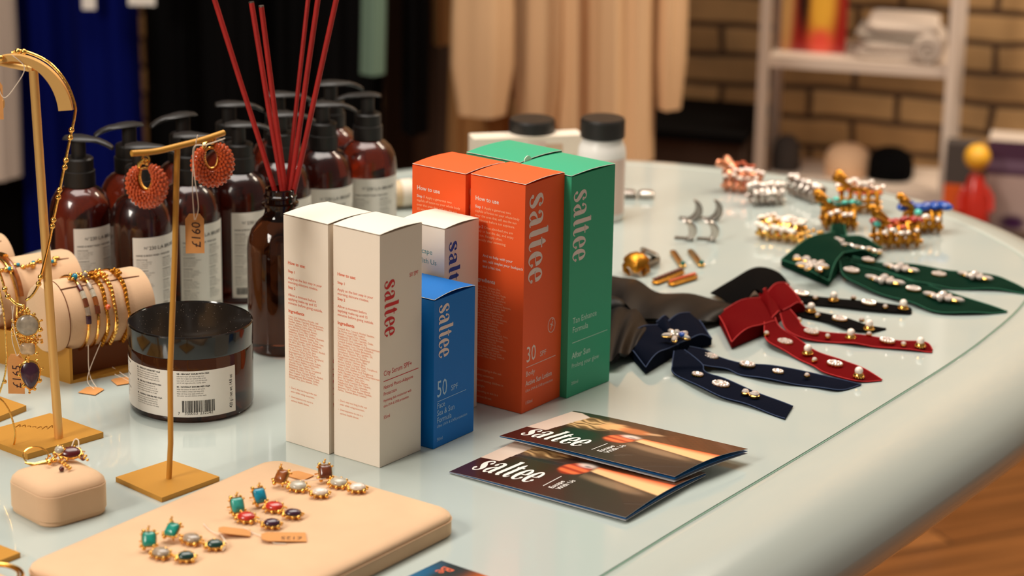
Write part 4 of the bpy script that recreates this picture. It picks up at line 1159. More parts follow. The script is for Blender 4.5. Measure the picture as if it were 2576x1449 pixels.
def leaf_motif(seed, inlay=None):
    def f(t, pt_):
        mb = MB(); rd = random.Random(seed)
        for a in range(80, -60, -7):
            w = .0012 + .0007 * abs(math.sin(a / 60 * 2)); mb.ball(pt_(a, RR + .0012, .0007 * math.sin(a)), w, sc=(1, 1, 1.7), seg=7, rings=5)
        for _ in range(10): mb.ball(pt_(66 + 20 * rd.random(), RR + .002 + .002 * rd.random(), .007 * (rd.random() - .5)), .0015, seg=8, rings=5)
        mb.build('leaf_work', 'agold' if seed % 2 else 'jgold', t)
        if inlay: MB().ball(pt_(18, RR + .0035), .0022).build('stone', inlay, t)
    return f
bangle(0, LEN * .36, 'gold bangle with dark brown and pale segments, nearest the roll end', 'bangle', seg_motif(['wine', 'pale', 'brown', 'greyst', 'purple'], 1, 'sky'))
bangle(0, LEN * .47, 'gold bangle with grey and brown segments, second on the roll', 'bangle', seg_motif(['greyst', 'pale', 'tiger', 'brown'], 1, 'greyst'))
bangle(0, LEN * .575, 'gold leaf bangle with a small orange stone, middle of the roll', 'bangle', leaf_motif(1, 'orangest'))
bangle(0, LEN * .67, 'gold leaf bangle without stone, fourth on the roll', 'bangle', leaf_motif(2))
bangle(0, LEN * .82, 'slim gold bangle with large bright buckle, furthest on the roll', 'bangle', leaf_motif(3), rad=.0010)
def pearls(t, pt_):
    for ds in (-.0035, .0, .0035):
        mb = MB()
        for a in range(150, -30, -5): mb.ball(pt_(a, RR + .0018, ds + .0008 * math.sin(a)), .0013 + .0004 * (int(a / 6) % 2), seg=8, rings=6)
        mb.build('pearl_strand', 'pearl' if ds else 'jgold', t)
bangle(1, LEN * .10, 'bracelet of three pearl and gold strands on the middle roll', 'bracelet', pearls, group='bracelets on the middle roll')
def leath(t, pt_):
    MB().tube([pt_(a, RR + .002, .004) for a in range(150, 0, -10)], .0018, 8).build('leather_band', 'tiger', t)
    MB().tube([pt_(a, RR + .003, .004) for a in range(110, 80, -8)], .0026, 8).build('gold_sleeve', 'jgold', t)
bangle(1, LEN * .35, 'brown leather and gold bracelet on the middle roll', 'bracelet', leath, group='bracelets on the middle roll')
ro_, c = rolls[1]
t = thing('bracelet', 'gold and blue bead bracelet at the far side behind the front roll', 'bracelet', c + ax * (LEN * .55) + Vector((0, 0, RR * .3)), 0, 'bracelets on the middle roll')
mb, mb2 = MB(), MB(); rd = random.Random(2)
for i in range(26):
    q = (-d) * (RR * .55 + .004 * math.sin(i * .7)) + Vector((0, 0, RR * .56)) + ax * ((i / 25 - .5) * .052)
    (mb2 if i % 6 == 2 else mb).ball(q + Vector((0, 0, .001 * (i % 3))), .0017 + .0006 * (i % 2), seg=8, rings=5)
mb.build('gold_beads', 'jgold', t); mb2.build('blue_beads', 'sky', t)
# tags from the bangles
for i, (ax_, ay_, bx_, by_, cx_, cy_, rzz, lb) in enumerate(((222, 868, 225, 940, 243, 975, T(-20), 'kraft tag lying in front of the gold tray'), (255, 855, 262, 905, 330, 955, T(30), 'kraft tag lying against the jar left side'))):
    q = on(cx_ - 25 if i == 0 else 318, 993 if i == 0 else 968); q.z = TZ + .0006
    zz1 = .030
    price_tag('price_tag', lb, q, rzz, .015, .016, strings=[
        rel(q, rzz, [at(ax_, ay_, zz1), at(bx_, by_, .006), at(cx_, cy_, .0008)]), rel(q, rzz, [at(ax_ + 32, ay_ - 8, zz1), at(bx_ - 5, by_ + 10, .004), at(cx_ - 6, cy_ + 4, .0008)])], writing=None)

# ================================================================ velvet bows
GT = {}
def gem_mesh(kind):
    if kind in GT: return GT[kind]
    rd = random.Random(hash_[kind]); g, s = MB(), MB()
    if kind == 'small':
        g.lathe([(.0022, 0), (.0026, .0008), (.0024, .0018)], seg=12, cap=True); s.ball((0, 0, .0022), .0021, sc=(1, 1, .8), seg=9, rings=5)
    if kind == 'pearl':
        g.lathe([(.0036, 0), (.0042, .0008), (.0040, .0024), (.0034, .0030)], seg=14)
        for i in range(12): g.ball((.0041 * math.cos(i * PI / 6), .0041 * math.sin(i * PI / 6), .0006), .0009, seg=6, rings=4)
        s.ball((0, 0, .0052), .0034, seg=14, rings=9)
    if kind in ('oval', 'bar', 'ovals'):
        k_ = {'oval': 1, 'bar': 1.12, 'ovals': .72}[kind]
        for i in range(13):
            a = 2 * PI * i / 13; g.ball((.0060 * k_ * math.cos(a), .0042 * k_ * math.sin(a), .0010), .0014 * k_, seg=6, rings=4)
            s.ball((.0058 * k_ * math.cos(a), .0040 * k_ * math.sin(a), .0020), .0013 * k_, seg=7, rings=4)
        s.ball((0, 0, .0022), .0030 * k_, sc=(1.25 if kind != 'bar' else 1.5, .75, .9), seg=8, rings=5)
    if kind == 'pair':
        for x, r in ((-.005, .0032), (.0, .0014), (.0040, .0040)):
            g.ball((x, 0, .001), r * 1.15, sc=(1, 1, .5), seg=8, rings=5); s.ball((x, 0, .0022), r, sc=(1, .9, .8), seg=8, rings=5)
    if kind in ('flower', 'brooch'):
        for i in range(6 if kind == 'flower' else 5):
            a = 2 * PI * i / (6 if kind == 'flower' else 5) + .4; r = .0085 if i % 2 else .0065
            R = rotz(a); c_ = Vector((r * math.cos(a), r * math.sin(a), .0022))
            s.ball(c_, .0034, sc=(1.35, .62, .6), R=R, seg=8, rings=5); g.ball(c_ - Vector((0, 0, .0010)), .0036, sc=(1.35, .66, .4), R=R, seg=8, rings=5)
        for i in range(7): a = 2 * PI * i / 7; s.ball((.0034 * math.cos(a), .0034 * math.sin(a), .0034), .0013, seg=7, rings=4)
        s.ball((0, 0, .0040), .0026, seg=9, rings=6)
    if kind == 'wing':
        for sx_ in (-1, 1):
            s.ball((sx_ * .0105, .0010, .002), .0036, sc=(1.6, .55, .5), seg=8, rings=5)
            s.ball((sx_ * .0050, -.0016, .002), .0032, sc=(1, .8, .6), seg=8, rings=5); s.ball((sx_ * .0035, .0035, .002), .0024, seg=8, rings=5)
            g.ball((sx_ * .0070, 0, .0008), .0040, sc=(1.6, .6, .4), seg=8, rings=5)
        s.ball((0, 0, .0034), .0032, seg=9, rings=6); s.ball((0, -.0048, .0022), .0024, seg=8, rings=5)
    if kind == 'leafchain':
        for i in range(7):
            c_ = Vector((-.018 + .006 * i, .0015 * math.sin(i * 2), .003)); s.ball(c_, .0030, sc=(1.3, .7, .6), R=rotz((-1) ** i * .5), seg=8, rings=5)
            g.ball(c_ - Vector((0, 0, .001)), .0030, sc=(1.2, .7, .5), seg=7, rings=4)
    ga_ = g.build('x', 'jgold'); sa_ = s.build('x', 'gem' if kind != 'pearl' else 'pearl', smooth=(kind == 'pearl'))
    GT[kind] = (ga_.data, sa_.data)
    for o in (ga_, sa_): C.objects.unlink(o); bpy.data.objects.remove(o)
    GT[kind][0].name = 'gem_setting'; GT[kind][1].name = 'gem_stones'
    return GT[kind]
hash_ = {k_: i for i, k_ in enumerate(('small', 'pearl', 'oval', 'bar', 'ovals', 'pair', 'flower', 'brooch', 'wing', 'leafchain'))}
def gem(parent, kind, px, py, z=.0016, rz=-.75, scale=1.0):
    a_, b_ = gem_mesh(kind)
    o = bpy.data.objects.new('pearl_stud' if kind == 'pearl' else 'rhinestone_cluster', a_); C.objects.link(o); o.parent = parent
    o.location = at(px, py, z + .001) - parent.location; o.location.z = z; o.rotation_euler = (0, 0, rz); o.scale = (scale,) * 3
    s_ = bpy.data.objects.new('pearl' if kind == 'pearl' else 'crystals', b_); C.objects.link(s_); s_.parent = o
    return o

def bowthing(name, label, px, py): return thing(name, label, 'hair bow', on(px, py))
# navy
B = bowthing('velvet_hair_bow', 'navy blue velvet hair bow with crystal brooch, nearest bow', 1700, 880)
loop_of(B, 'bow_loop', (1668, 838), (1565, 878), (1624, 944), (1706, 892), 'navyv', .008, .006)
loop_of(B, 'bow_loop', (1655, 852), (1742, 808), (1790, 872), (1700, 893), 'navyv', .008, .006)
strip(B, 'ribbon_tail', [(1722, 880), (1767, 915), (1775, 935), (1825, 953), (1922, 994), (1995, 1021)], [(1695, 885), (1690, 919), (1699, 942), (1789, 987), (1879, 1019), (1975, 1053)], [.010, .007, .003, .004, .002, .0015], 'navyv', wav=.0006)
strip(B, 'ribbon_tail', [(1735, 872), (1780, 882), (1811, 899), (1864, 913), (1940, 919), (2040, 937), (2093, 950), (2167, 967)], [(1725, 890), (1768, 917), (1832, 931), (1872, 944), (1950, 958), (2040, 972), (2108, 982), (2165, 968)], [.009, .006, .003, .002, .003, .0015, .0015, .001], 'navyv', wav=.0006)
loop_of(B, 'bow_knot', (1650, 838), (1690, 822), (1716, 880), (1686, 892), 'navyv', .0105, .001)
gem(B, 'brooch', 1702, 848, .0150, .3, 1.15); MB().ball(at(1716, 842, .019) - B.location, .0032, sc=(.8, 1.2, .7)).build('blue_stone', 'blueacr', B)
for kd, x, y in (('small', 1720, 903), ('ovals', 1755, 943), ('bar', 1813, 968), ('pair', 1888, 993)): gem(B, kd, x, y, .0042 if y < 920 else .0036)
for kd, x, y in (('oval', 1787, 898), ('oval', 1880, 918), ('ovals', 1957, 936), ('small', 2030, 946)): gem(B, kd, x, y, .0034)
# red
B = bowthing('velvet_hair_bow', 'dark red velvet hair bow with pearl studded tails', 1930, 800)
loop_of(B, 'bow_loop', (1930, 768), (1806, 812), (1840, 880), (1950, 832), 'redv', .008, .006)
loop_of(B, 'bow_loop', (1915, 772), (1976, 732), (2024, 792), (1968, 806), 'redv', .008, .006)
strip(B, 'ribbon_tail', [(1950, 798), (1962, 822), (2001, 848), (2056, 884), (2120, 906), (2168, 924), (2219, 955)], [(1922, 812), (1929, 856), (1986, 890), (2040, 919), (2075, 936), (2144, 958), (2218, 957)], [.010, .006, .003, .002, .003, .002, .001], 'redv', wav=.0005)
strip(B, 'ribbon_tail', [(1988, 778), (2008, 802), (2022, 822), (2071, 835), (2162, 842), (2253, 856), (2326, 860), (2346, 880)], [(1962, 790), (1978, 828), (2020, 852), (2102, 861), (2160, 866), (2223, 874), (2314, 883), (2345, 886)], [.010, .006, .003, .002, .003, .002, .0015, .001], 'redv', wav=.0005)
loop_of(B, 'bow_knot', (1908, 768), (1938, 752), (1968, 806), (1940, 830), 'redv', .0105, .001)
for kd, x, y in (('small', 1928, 840), ('oval', 1975, 861), ('pearl', 2032, 888), ('small', 2049, 907), ('oval', 2100, 916), ('pearl', 2160, 945)): gem(B, kd, x, y, .0036 if x > 1960 else .007)
for kd, x, y in (('small', 2010, 806), ('oval', 2041, 836), ('small', 2082, 847), ('pearl', 2140, 848), ('small', 2186, 842), ('oval', 2232, 858), ('small', 2273, 867), ('pearl', 2315, 869)): gem(B, kd, x, y, .0034)
# black velvet
B = bowthing('velvet_hair_bow', 'black velvet hair bow with pearl studded tails, between red and green bows', 1940, 745)
strip(B, 'bow_loop', [(1787, 736), (1840, 704), (1900, 672), (1955, 682), (1988, 716)], [(1850, 778), (1878, 752), (1900, 728), (1926, 744), (1945, 764)], [.004, .010, .014, .010, .004], 'blackv', th=.0012, bulge=.002)
strip(B, 'bow_loop', [(1900, 700), (1930, 712), (1965, 722), (1985, 735)], [(1892, 722), (1915, 745), (1945, 760), (1975, 768)], [.008, .008, .006, .003], 'blackv', th=.0012, bulge=.002)
strip(B, 'ribbon_tail', [(1960, 716), (1990, 728), (2032, 742), (2096, 749), (2223, 762), (2287, 772), (2293, 786)], [(1955, 735), (1989, 746), (2032, 762), (2102, 771), (2193, 779), (2280, 789), (2293, 788)], [.006, .004, .0025, .002, .003, .0015, .001], 'blackv', wav=.0005)
strip(B, 'ribbon_tail', [(1960, 745), (2000, 762), (2026, 773), (2056, 783), (2132, 800), (2187, 818), (2229, 825)], [(1945, 762), (1990, 785), (2014, 794), (2071, 808), (2132, 826), (2187, 835), (2229, 828)], [.006, .004, .0025, .002, .003, .0015, .001], 'blackv', wav=.0005)
for kd, x, y in (('small', 1918, 738), ('small', 1976, 718), ('oval', 2016, 740), ('small', 2051, 751), ('pearl', 2097, 754), ('small', 2147, 750), ('oval', 2185, 763), ('small', 2227, 773), ('pearl', 2272, 774)): gem(B, kd, x, y, .0034)
for kd, x, y in (('small', 2014, 765), ('pearl', 2040, 782), ('small', 2057, 794), ('oval', 2112, 803), ('small', 2168, 806), ('pearl', 2186, 825)): gem(B, kd, x, y, .0034)
# green
B = bowthing('velvet_hair_bow', 'large dark green velvet hair bow covered with crystal clusters, far right', 2118, 660)
loop_of(B, 'bow_loop', (2098, 618), (1964, 672), (2084, 724), (2122, 672), 'greenv', .016, .002)
loop_of(B, 'bow_loop', (2112, 622), (2219, 641), (2200, 660), (2118, 668), 'greenv', .012, .002)
loop_of(B, 'bow_loop', (2088, 618), (2094, 578), (2120, 580), (2128, 622), 'greenv', .010, .002)
strip(B, 'ribbon_tail', [(2128, 648), (2150, 656), (2193, 669), (2284, 700), (2360, 725), (2466, 760), (2534, 783)], [(2112, 656), (2126, 697), (2193, 731), (2284, 760), (2360, 784), (2466, 788), (2533, 785)], [.012, .006, .004, .003, .003, .002, .001], 'greenv', wav=.0007)
strip(B, 'ribbon_tail', [(2145, 645), (2208, 660), (2299, 665), (2390, 680), (2500, 692), (2551, 712), (2600, 740)], [(2140, 662), (2168, 668), (2254, 694), (2320, 713), (2405, 726), (2512, 729), (2598, 742)], [.010, .006, .003, .004, .002, .002, .001], 'greenv', wav=.0007)
for kd, x, y, z, s_ in (('flower', 2047, 672, .016, 1.25), ('pair', 2018, 654, .014, 1.1), ('oval', 2106, 606, .012, 1.0), ('leafchain', 2168, 628, .011, 1.0), ('ovals', 2184, 656, .008, 1.2),
                        ('oval', 2142, 682, .006, 1.1), ('wing', 2225, 708, .0048, 1.25), ('oval', 2298, 728, .0046, 1.0), ('wing', 2372, 751, .0046, 1.25),
                        ('wing', 2265, 677, .0048, 1.15), ('oval', 2362, 691, .0044, 1.0), ('wing', 2452, 697, .0042, 1.1)): gem(B, kd, x, y, z, -.6, s_)
# black satin
B = thing('satin_scarf', 'black satin scarf bow lying crumpled behind the navy velvet bow', 'scarf', on(1620, 780))
strip(B, 'satin_tail', [(1490, 690), (1549, 694), (1602, 705), (1660, 735), (1750, 741), (1836, 764), (1862, 782)], [(1490, 780), (1549, 760), (1592, 782), (1640, 806), (1700, 808), (1780, 812), (1850, 795)], [.010, .014, .012, .009, .008, .006, .003], 'satin', th=.003, bulge=.004, wav=.0022, nv=14)
strip(B, 'satin_tail', [(1490, 745), (1545, 752), (1590, 770), (1625, 806), (1646, 846)], [(1490, 900), (1520, 905), (1552, 897), (1592, 880), (1628, 862)], [.006, .010, .012, .009, .004], 'satin', th=.003, bulge=.005, wav=.0026, nv=14)
MB().ball(on(1530, 775, .010) - B.location, .017, sc=(1, .8, .6), seg=20, rings=12).build('satin_knot', 'satin', B)

# ================================================================ small clips
def crescent(label, px, py, r, a0, m, grp):
    t = thing('crescent_hair_clip', label, 'hair clip', on(px, py), T(-14), grp)
    mb = MB(); rings = []
    for i in range(19):
        u = i / 18; a = T(a0) + T(-82 + 164 * u); w = .0005 + .0036 * math.sin(PI * u) ** .8
        er = Vector((math.cos(a), -.25 * math.sin(a), math.sin(a)))
        c_ = Vector((-.3 * r, 0, r * .98 + .0005)) + er * r
        rings.append([c_ + Vector((math.cos(a), 0, math.sin(a))) * w * math.cos(b) + Vector((0, .0022 * math.sin(b), 0)) for b in [2 * PI * k_ / 8 for k_ in range(8)]])
    loft(mb, rings); mb.build('crescent', m, t)
    MB().box((-.002, .004, .0012), (.018, .004, .0022)).build('clip_bar', 'dsilver', t)
crescent('dark silver crescent clip, upper left of the four crescents', 1735, 556, .0125, -28, 'dsilver', 'dark silver crescent clips')
crescent('dark silver crescent clip, upper right of the four crescents', 1786, 556, .0125, -28, 'dsilver', 'dark silver crescent clips')
crescent('pale silver crescent clip, lower left of the four crescents', 1724, 606, .0100, 5, 'silver', 'pale silver crescent clips')
crescent('pale silver crescent clip, lower right of the four crescents', 1780, 608, .0100, 5, 'silver', 'pale silver crescent clips')
def bar_clip(label, a, b, wd_, m, stones=0, cap=None, grp=None, sm='orangest'):
    pa, pb = on(*a), on(*b); c_ = (pa + pb) / 2; v = pb - pa; an = math.atan2(v.y, v.x)
    t = thing('bar_hair_clip', label, 'hair clip', c_, an, grp); L_ = v.length
    MB().add(*bev(L_, wd_, .004, .0012)).build('bar', m, t)
    MB().box((0, 0, .0006), (L_ * .9, wd_ * .6, .001)).build('pin', 'dsilver', t)
    if stones:
        mb, m2 = MB(), MB()
        for i in range(stones):
            x = -L_ / 2 + L_ * (i + .5) / stones; mb.ball((x, 0, .0052), L_ / stones * .42, seg=8, rings=5)
            for s_ in (-1, 1): m2.ball((x, s_ * wd_ * .42, .0050), .0009, seg=6, rings=4)
        mb.build('stone_row', sm, t); m2.build('bead_edge', 'jgold', t)
    if cap: MB().ball((L_ / 2 - .002, 0, .0045), .0026).build('green_stone', 'greenacr', t)
def bev(l, w, h, b):
    m_ = MB(); loft(m_, [[(x, y, z) for x, y in rrect(l / 2 - i, w / 2 - i, min(w, l) * .25, 4)] for i, z in ((.0005, .0012), (0, .0018), (0, h - b), (b, h))]); return m_.v, m_.f
bar_clip('short gold bar clip with green stone end, left of two', (1692, 638), (1718, 676), .0065, 'jgold', cap=1, grp='short gold bar clips')
bar_clip('short gold bar clip with green stone end, right of two', (1736, 636), (1765, 674), .0065, 'jgold', cap=1, grp='short gold bar clips')
bar_clip('dark jewelled gold barrette, upper one of the crossed two', (1645, 718), (1716, 690), .0075, 'agold', 9, grp='long jewelled barrettes', sm='brown')
bar_clip('bright jewelled gold barrette, lower one of the crossed two', (1684, 722), (1750, 702), .0075, 'agold', 9, grp='long jewelled barrettes', sm='orangest')
t = thing('leaf_hair_clip', 'matte gold leaf shaped claw clip behind the black scarf', 'hair clip', on(1600, 690))
rings = []
for i in range(13):
    u = i / 12; w = .001 + .011 * math.sin(PI * u) ** .7; y = -.012 + .030 * u
    rings.append([(w * math.cos(b), y, .009 + .008 * math.sin(PI * u) + .0035 * math.sin(b) - .004 * math.cos(b) ** 2) for b in [2 * PI * k_ / 12 for k_ in range(12)]])
mb = MB(); loft(mb, rings); mb.build('leaf', 'agold', t)
mb = MB()
for s_ in (-1, 1):
    for i in range(4): mb.tube([(s_ * .008, -.006 + .006 * i, .010), (s_ * .012, -.006 + .006 * i, .005), (s_ * .006, -.006 + .006 * i, .0006)], .0009, 6)
mb.build('teeth', 'agold', t)
t = thing('silver_hair_clip', 'pinkish silver hair clip standing behind the leaf clip', 'hair clip', on(1636, 668), T(-35))
mb = MB(); loft(mb, [[(w * math.cos(b), -.014 + .026 * u, .006 + .012 * (1 - u) + .003 * math.sin(b)) for b in [2 * PI * k_ / 10 for k_ in range(10)]] for u, w in ((0, .003), (.2, .007), (.5, .0075), (.8, .005), (1, .001))]); mb.build('top_plate', 'silver', t)
MB().box((0, 0, .003), (.006, .024, .006)).build('spring_clip', 'dsilver', t)
t = thing('silver_hair_clip', 'flat silver hair clip beside the white supplement bottle', 'hair clip', on(1600, 498))
for i, x in enumerate((-.008, .010)):
    MB().add(*bev(.016, .012, .008, .002)).xf(lambda v: v + Vector((x, 0, 0))).build('clip_half', 'silver' if i else 'dsilver', t)

# ================================================================ claw clips
def claw(label, px, py, L_, h, rz, gold, stones, teeth=5, horn=True, orn=None, w=.016):
    t = thing('hair_claw', label, 'hair claw', on(px, py), rz)
    for s_ in (-1, 1):
        mb = MB()
        mb.tube(cr([(-L_ / 2 + L_ * i / 8, s_ * (.004 + .0012 * math.sin(i)), h * (.86 + .08 * math.sin(i * .8))) for i in range(9)], 3), .0030, 8)
        mb.tube(cr([(-L_ / 2 + L_ * i / 8, s_ * w * .62, h * (.30 + .05 * math.sin(i * 1.3))) for i in range(9)], 3), .0020, 7)
        for i in range(teeth):
            x = -L_ / 2 + L_ * (i + .5) / teeth
            mb.tube(cr([(x, s_ * .004, h * .86), (x, s_ * w * .62, h * .66), (x, s_ * w * .66, h * .34), (x + .001, s_ * w * .30, .0008)], 4), [.0023] * 12 + [.0010], 7)
            mb.ball((x, s_ * w * .64, h * .32), .0028, seg=7, rings=5)
        mb.build('jaw', gold, t)
        if horn:
            mb = MB(); x0 = -L_ * .18 if s_ < 0 else -L_ * .12
            mb.tube(cr([(x0, s_ * .003, h * .9), (x0 - .010, s_ * .007, h * 1.22), (x0 - .019, s_ * .011, h * 1.42)], 5), [.0022, .0022, .0023, .0025, .0027, .003, .0034, .0038, .0042, .0040, .0030], 8)
            mb.build('finger_lever', gold, t)
    mbs = {}
    for x, y, z, r, m, sx_ in stones:
        mbs.setdefault(m, MB()).ball((x * L_, y * w, z * h), r, sc=(sx_, 1, .7), R=rotz(x * 4), seg=9, rings=6)
    for m, b_ in mbs.items(): b_.build({'pearl': 'pearls', 'gem': 'crystals'}.get(m, 'coloured_stones'), m, t)
    return t
def row(n_, m, r, z=1.0, sp=1.0, y=0.0, sx_=1.4, ph=0.0, amp=.06):
    return [((i / (n_ - 1) - .5) * sp, y + .18 * math.sin(i * 2.3 + ph), z + amp * math.sin(i * 1.7 + ph), r * (1 + .25 * math.sin(i * 3.1)), m, sx_) for i in range(n_)]
claw('rose gold hair claw with pink crystals, furthest back left', 1868, 482, .040, .022, T(-20), 'rose', row(8, 'gem', .0030, 1.05) + row(5, 'pearl', .0026, .8, .8, -.6) + row(4, 'coral', .0024, 1.25, .4, .3))
claw('silver hair claw with large clear crystals beside the rose gold claw', 1925, 512, .034, .020, T(12), 'silver', row(7, 'gem', .0040, 1.0) + row(5, 'gem', .0030, .75, .8, -.7), horn=False)
claw('slender silver leaf crystal claw lying diagonally at the back', 2026, 498, .050, .016, T(-62), 'silver', row(9, 'gem', .0032, 1.1, 1.05), horn=False, w=.012)
claw('gold hair claw with pink and clear crystals, at the back edge', 2160, 532, .044, .026, T(-6), 'agold', row(9, 'gem', .0034, 1.0) + row(5, 'pearl', .0032, 1.2, .5, -.2) + row(6, 'orangest', .0020, .85, .9, -.6), teeth=5)
t_ = claw('pearl flower hair claw with branch ends, before the silver claws', 1965, 600, .042, .018, T(-28), 'jgold', row(9, 'pearl', .0038, 1.0, 1.0) + row(8, 'pearl', .0034, .8, .9, -.8, ph=1) + row(7, 'pearl', .0030, .9, .8, .8, ph=2) + row(6, 'gem', .0022, 1.2, .7), horn=False, w=.020)
mb = MB()
for (x0, y0, x1, y1) in ((.018, .004, .045, .014), (.012, -.006, .044, -.012), (.010, -.010, .030, -.022)):
    for i in range(8): f = i / 7; mb.ball((x0 + (x1 - x0) * f, y0 + (y1 - y0) * f + .002 * math.sin(i * 2), .010 - .004 * f + .002 * (i % 2)), .0024 - .0006 * f, seg=8, rings=5)
mb.build('bead_branch', 'jgold', t_)
claw('gold hair claw with green and aqua stones above the green bow', 2108, 574, .034, .024, T(4), 'agold', row(6, 'greenacr', .0040, 1.05) + row(4, 'aqua', .0026, 1.2, .7, -.3) + row(4, 'gem', .0030, .75, .6, -.7))
claw('gold hair claw with red and aqua stones, nearest of the claws', 2252, 620, .046, .026, T(10), 'agold', row(7, 'redacr', .0040, 1.0) + [(-.46, -.4, .95, .0040, 'aqua', 1)] + row(5, 'gem', .0026, .7, .7, -.8) + row(4, 'orangest', .0030, .85, .4, -.4), teeth=5)
claw('gold hair claw with flat blue wing stones, furthest right', 2318, 582, .036, .024, T(8), 'agold', row(6, 'blueacr', .0060, 1.05, 1.1, sx_=1.7, amp=.03) + [(-.2, -.5, .9, .0044, 'aqua', 1)] + row(3, 'gem', .0030, .7, .6, -.8))
t = thing('hair_barrette', 'dark red brown barrette at the table back edge behind the gold claw', 'hair barrette', on(2150, 478), T(-14))
MB().add(*bev(.034, .011, .007, .002)).build('barrette_bar', 'brown', t)
mb = MB()
for i in range(8): mb.ball((-.015 + .0043 * i, -.002, .0080), .0021, seg=8, rings=5)
mb.build('stone_row', 'orangest', t)

# ================================================================ supplement bottles and carton
def supp(label, cx_, cyb, rpx, captop):
    p = on(cx_, cyb); pm_ = pxm(p); r = rpx / pm_; ht = zof(p, captop)
    t = thing('supplement_bottle', label, 'bottle', p, 0, 'white supplement bottles')
    ch_ = .019; nk = ht - ch_
    MB().lathe([(0, .001), (r * .92, .0), (r, .003), (r, nk - .016), (r * .97, nk - .010), (r * .86, nk - .004), (r * .80, nk - .001), (r * .80, nk + .002)], seg=40).build('bottle_body', 'whitepl', t)
    MB().lathe([(r * .90, nk), (r * .93, nk + .001), (r * .93, ht - .002), (r * .88, ht), (0, ht)], seg=40).build('screw_cap', 'blackpl', t, angle=30)
    F = Flat(); F.rect(0, 0, r * 2.4, .058); l_ = MB().grid(24, 1, lambda u, v: ((r + .0003) * math.sin(-1.2 + u * 2.4), -(r + .0003) * math.cos(-1.2 + u * 2.4), .008 + v * .055)).build('label', 'blush', t)
Mt['blush'] = mat('blush_label', srgb(226, 196, 180), .6)
supp('white supplement bottle with black cap, right of the pale carton', 1510, 548, 60, 296)
supp('white supplement bottle with black cap, standing behind the pale carton', 1335, 498, 62, 298)
pa, pb = on(1190, 520), on(1462, 508)
v = pb - pa; an = math.atan2(v.y, v.x)
lc = thing('long_carton', 'pale peach carton standing long side forward behind the green boxes', 'box', (pa + pb) / 2, an)
hh = zof(pa, 350)
MB().add(*(lambda m_: (m_.v, m_.f))(MB().box((0, .012, hh / 2), (v.length, .024, hh)))).build('carton_body', 'cream', lc, smooth=False)
Mt['peachlab'] = mat('peach_print', srgb(206, 172, 142), .6)
F = Flat(); F.rect(-.045, hh - .020, .0, hh - .008); F.rect(.008, hh - .017, .035, hh - .008); F.rect(.008, hh - .024, .048, hh - .020); F.rect(-.045, hh - .05, .05, hh - .028)
F.map(lambda x, y: (x, -.0002, y)).build('printed_panel', 'peachlab', lc, smooth=False)
q = on(1020, 520)
t = thing('wooden_roll', 'pale wooden cylinder lying on the table between bottles and orange boxes', 'wooden roll', q, T(20))
Rr = Matrix.Rotation(PI / 2, 3, 'Y')
MB().lathe([(0, -.030), (.0125, -.030), (.0135, -.028), (.0135, .028), (.0125, .030), (0, .030)], (0, 0, .0136), 32, R=Rr, cap=False).build('roll_body', 'wood', t)
MB().lathe([(.0137, -.006), (.0140, -.0055), (.0140, .0055), (.0137, .006)], (0, 0, .0140), 32, R=Rr, cap=False).build('paper_band', 'cream', t)

# ================================================================ background: garments
def tube_cloth(mb, stations, n_=40, folds=7, amp=.12, ph=0.0, off=(0, 0)):
    rings = []
    for (x, y, z, wx, wy) in stations:
        ring = []
        for i in range(n_):
            a = 2 * PI * i / n_
            f = 1 + amp * math.sin(folds * a + ph + z * 2.2) + amp * .4 * math.sin(folds * 2.3 * a + ph * 2)
            ring.append((x + wx * math.cos(a) * (1 + .25 * amp * math.sin(folds * a)), y + wy * math.sin(a) * f, z))
        rings.append(ring)
    loft(mb, rings); return mb
RAILZ = 1.72
def X_(px, Y): return atY(px, 100, Y).x
def Zp(px, py, Y): return atY(px, py, Y).z
def fabric(n_, r, g, b, rough=.85, sheen=.15): Mt[n_] = mat(n_, srgb(r, g, b), rough, sheen=sheen, bump=.3, bscale=300); return n_
def garment(name, label, cat, x0, x1, Y, zb, m, folds=7, amp=.35, depth=.045, sleeves=(), zt=1.58, ph=0.0, group=None, yaw=WA):
    cx_ = (x0 + x1) / 2; w_ = (x1 - x0) / 2
    t = thing(name, label, cat, (cx_, Y, 0), 0, group)
    st = []
    for i in range(15):
        f = i / 14; z = zb + (zt - zb) * f
        k_ = 1.0 if f < .8 else 1 - .75 * ((f - .8) / .2) ** 1.6
        st.append((.004 * math.sin(f * 6 + ph), 0, z, w_ * k_ * (1 - .06 * f), depth * (1 - .3 * max(0, f - .7) / .3)))
    mb = MB(); tube_cloth(mb, st, 64, folds, amp, ph); mb.build('body', m, t, angle=80)
    for (sx0, sx1, sz, dy, mm) in sleeves:
        st = []
        for i in range(13):
            f = i / 12; z = sz + (zt - .12 - sz) * f; c_ = (sx0 + sx1) / 2 - cx_; hw = (sx1 - sx0) / 2
            k_ = .80 if f < .07 else (1.0 + .06 * math.sin(f * 14))
            st.append((c_ * (1 - .5 * f ** 3), dy, z, hw * k_, .032 * k_))
        mb = MB(); tube_cloth(mb, st, 40, 4, .16, sx0 * 9); mb.build('sleeve', mm, t, angle=80)
    mb = MB(); mb.tube([(-w_ * .8, 0, zt - .04), (0, 0, zt + .02), (w_ * .8, 0, zt - .04)], .006, 8)
    yr = railY(cx_) - Y
    mb.tube(cr([(0, 0, zt + .02), (0, yr * .6, zt + .07), (0, yr, RAILZ + .018), (0, yr + .012, RAILZ + .004)], 5), .0025, 6)
    mb.build('hanger', 'dsilver', t)
    return t
YR0 = 3.62
def railY(x): return YR0 + (x) * math.tan(WA) * .9
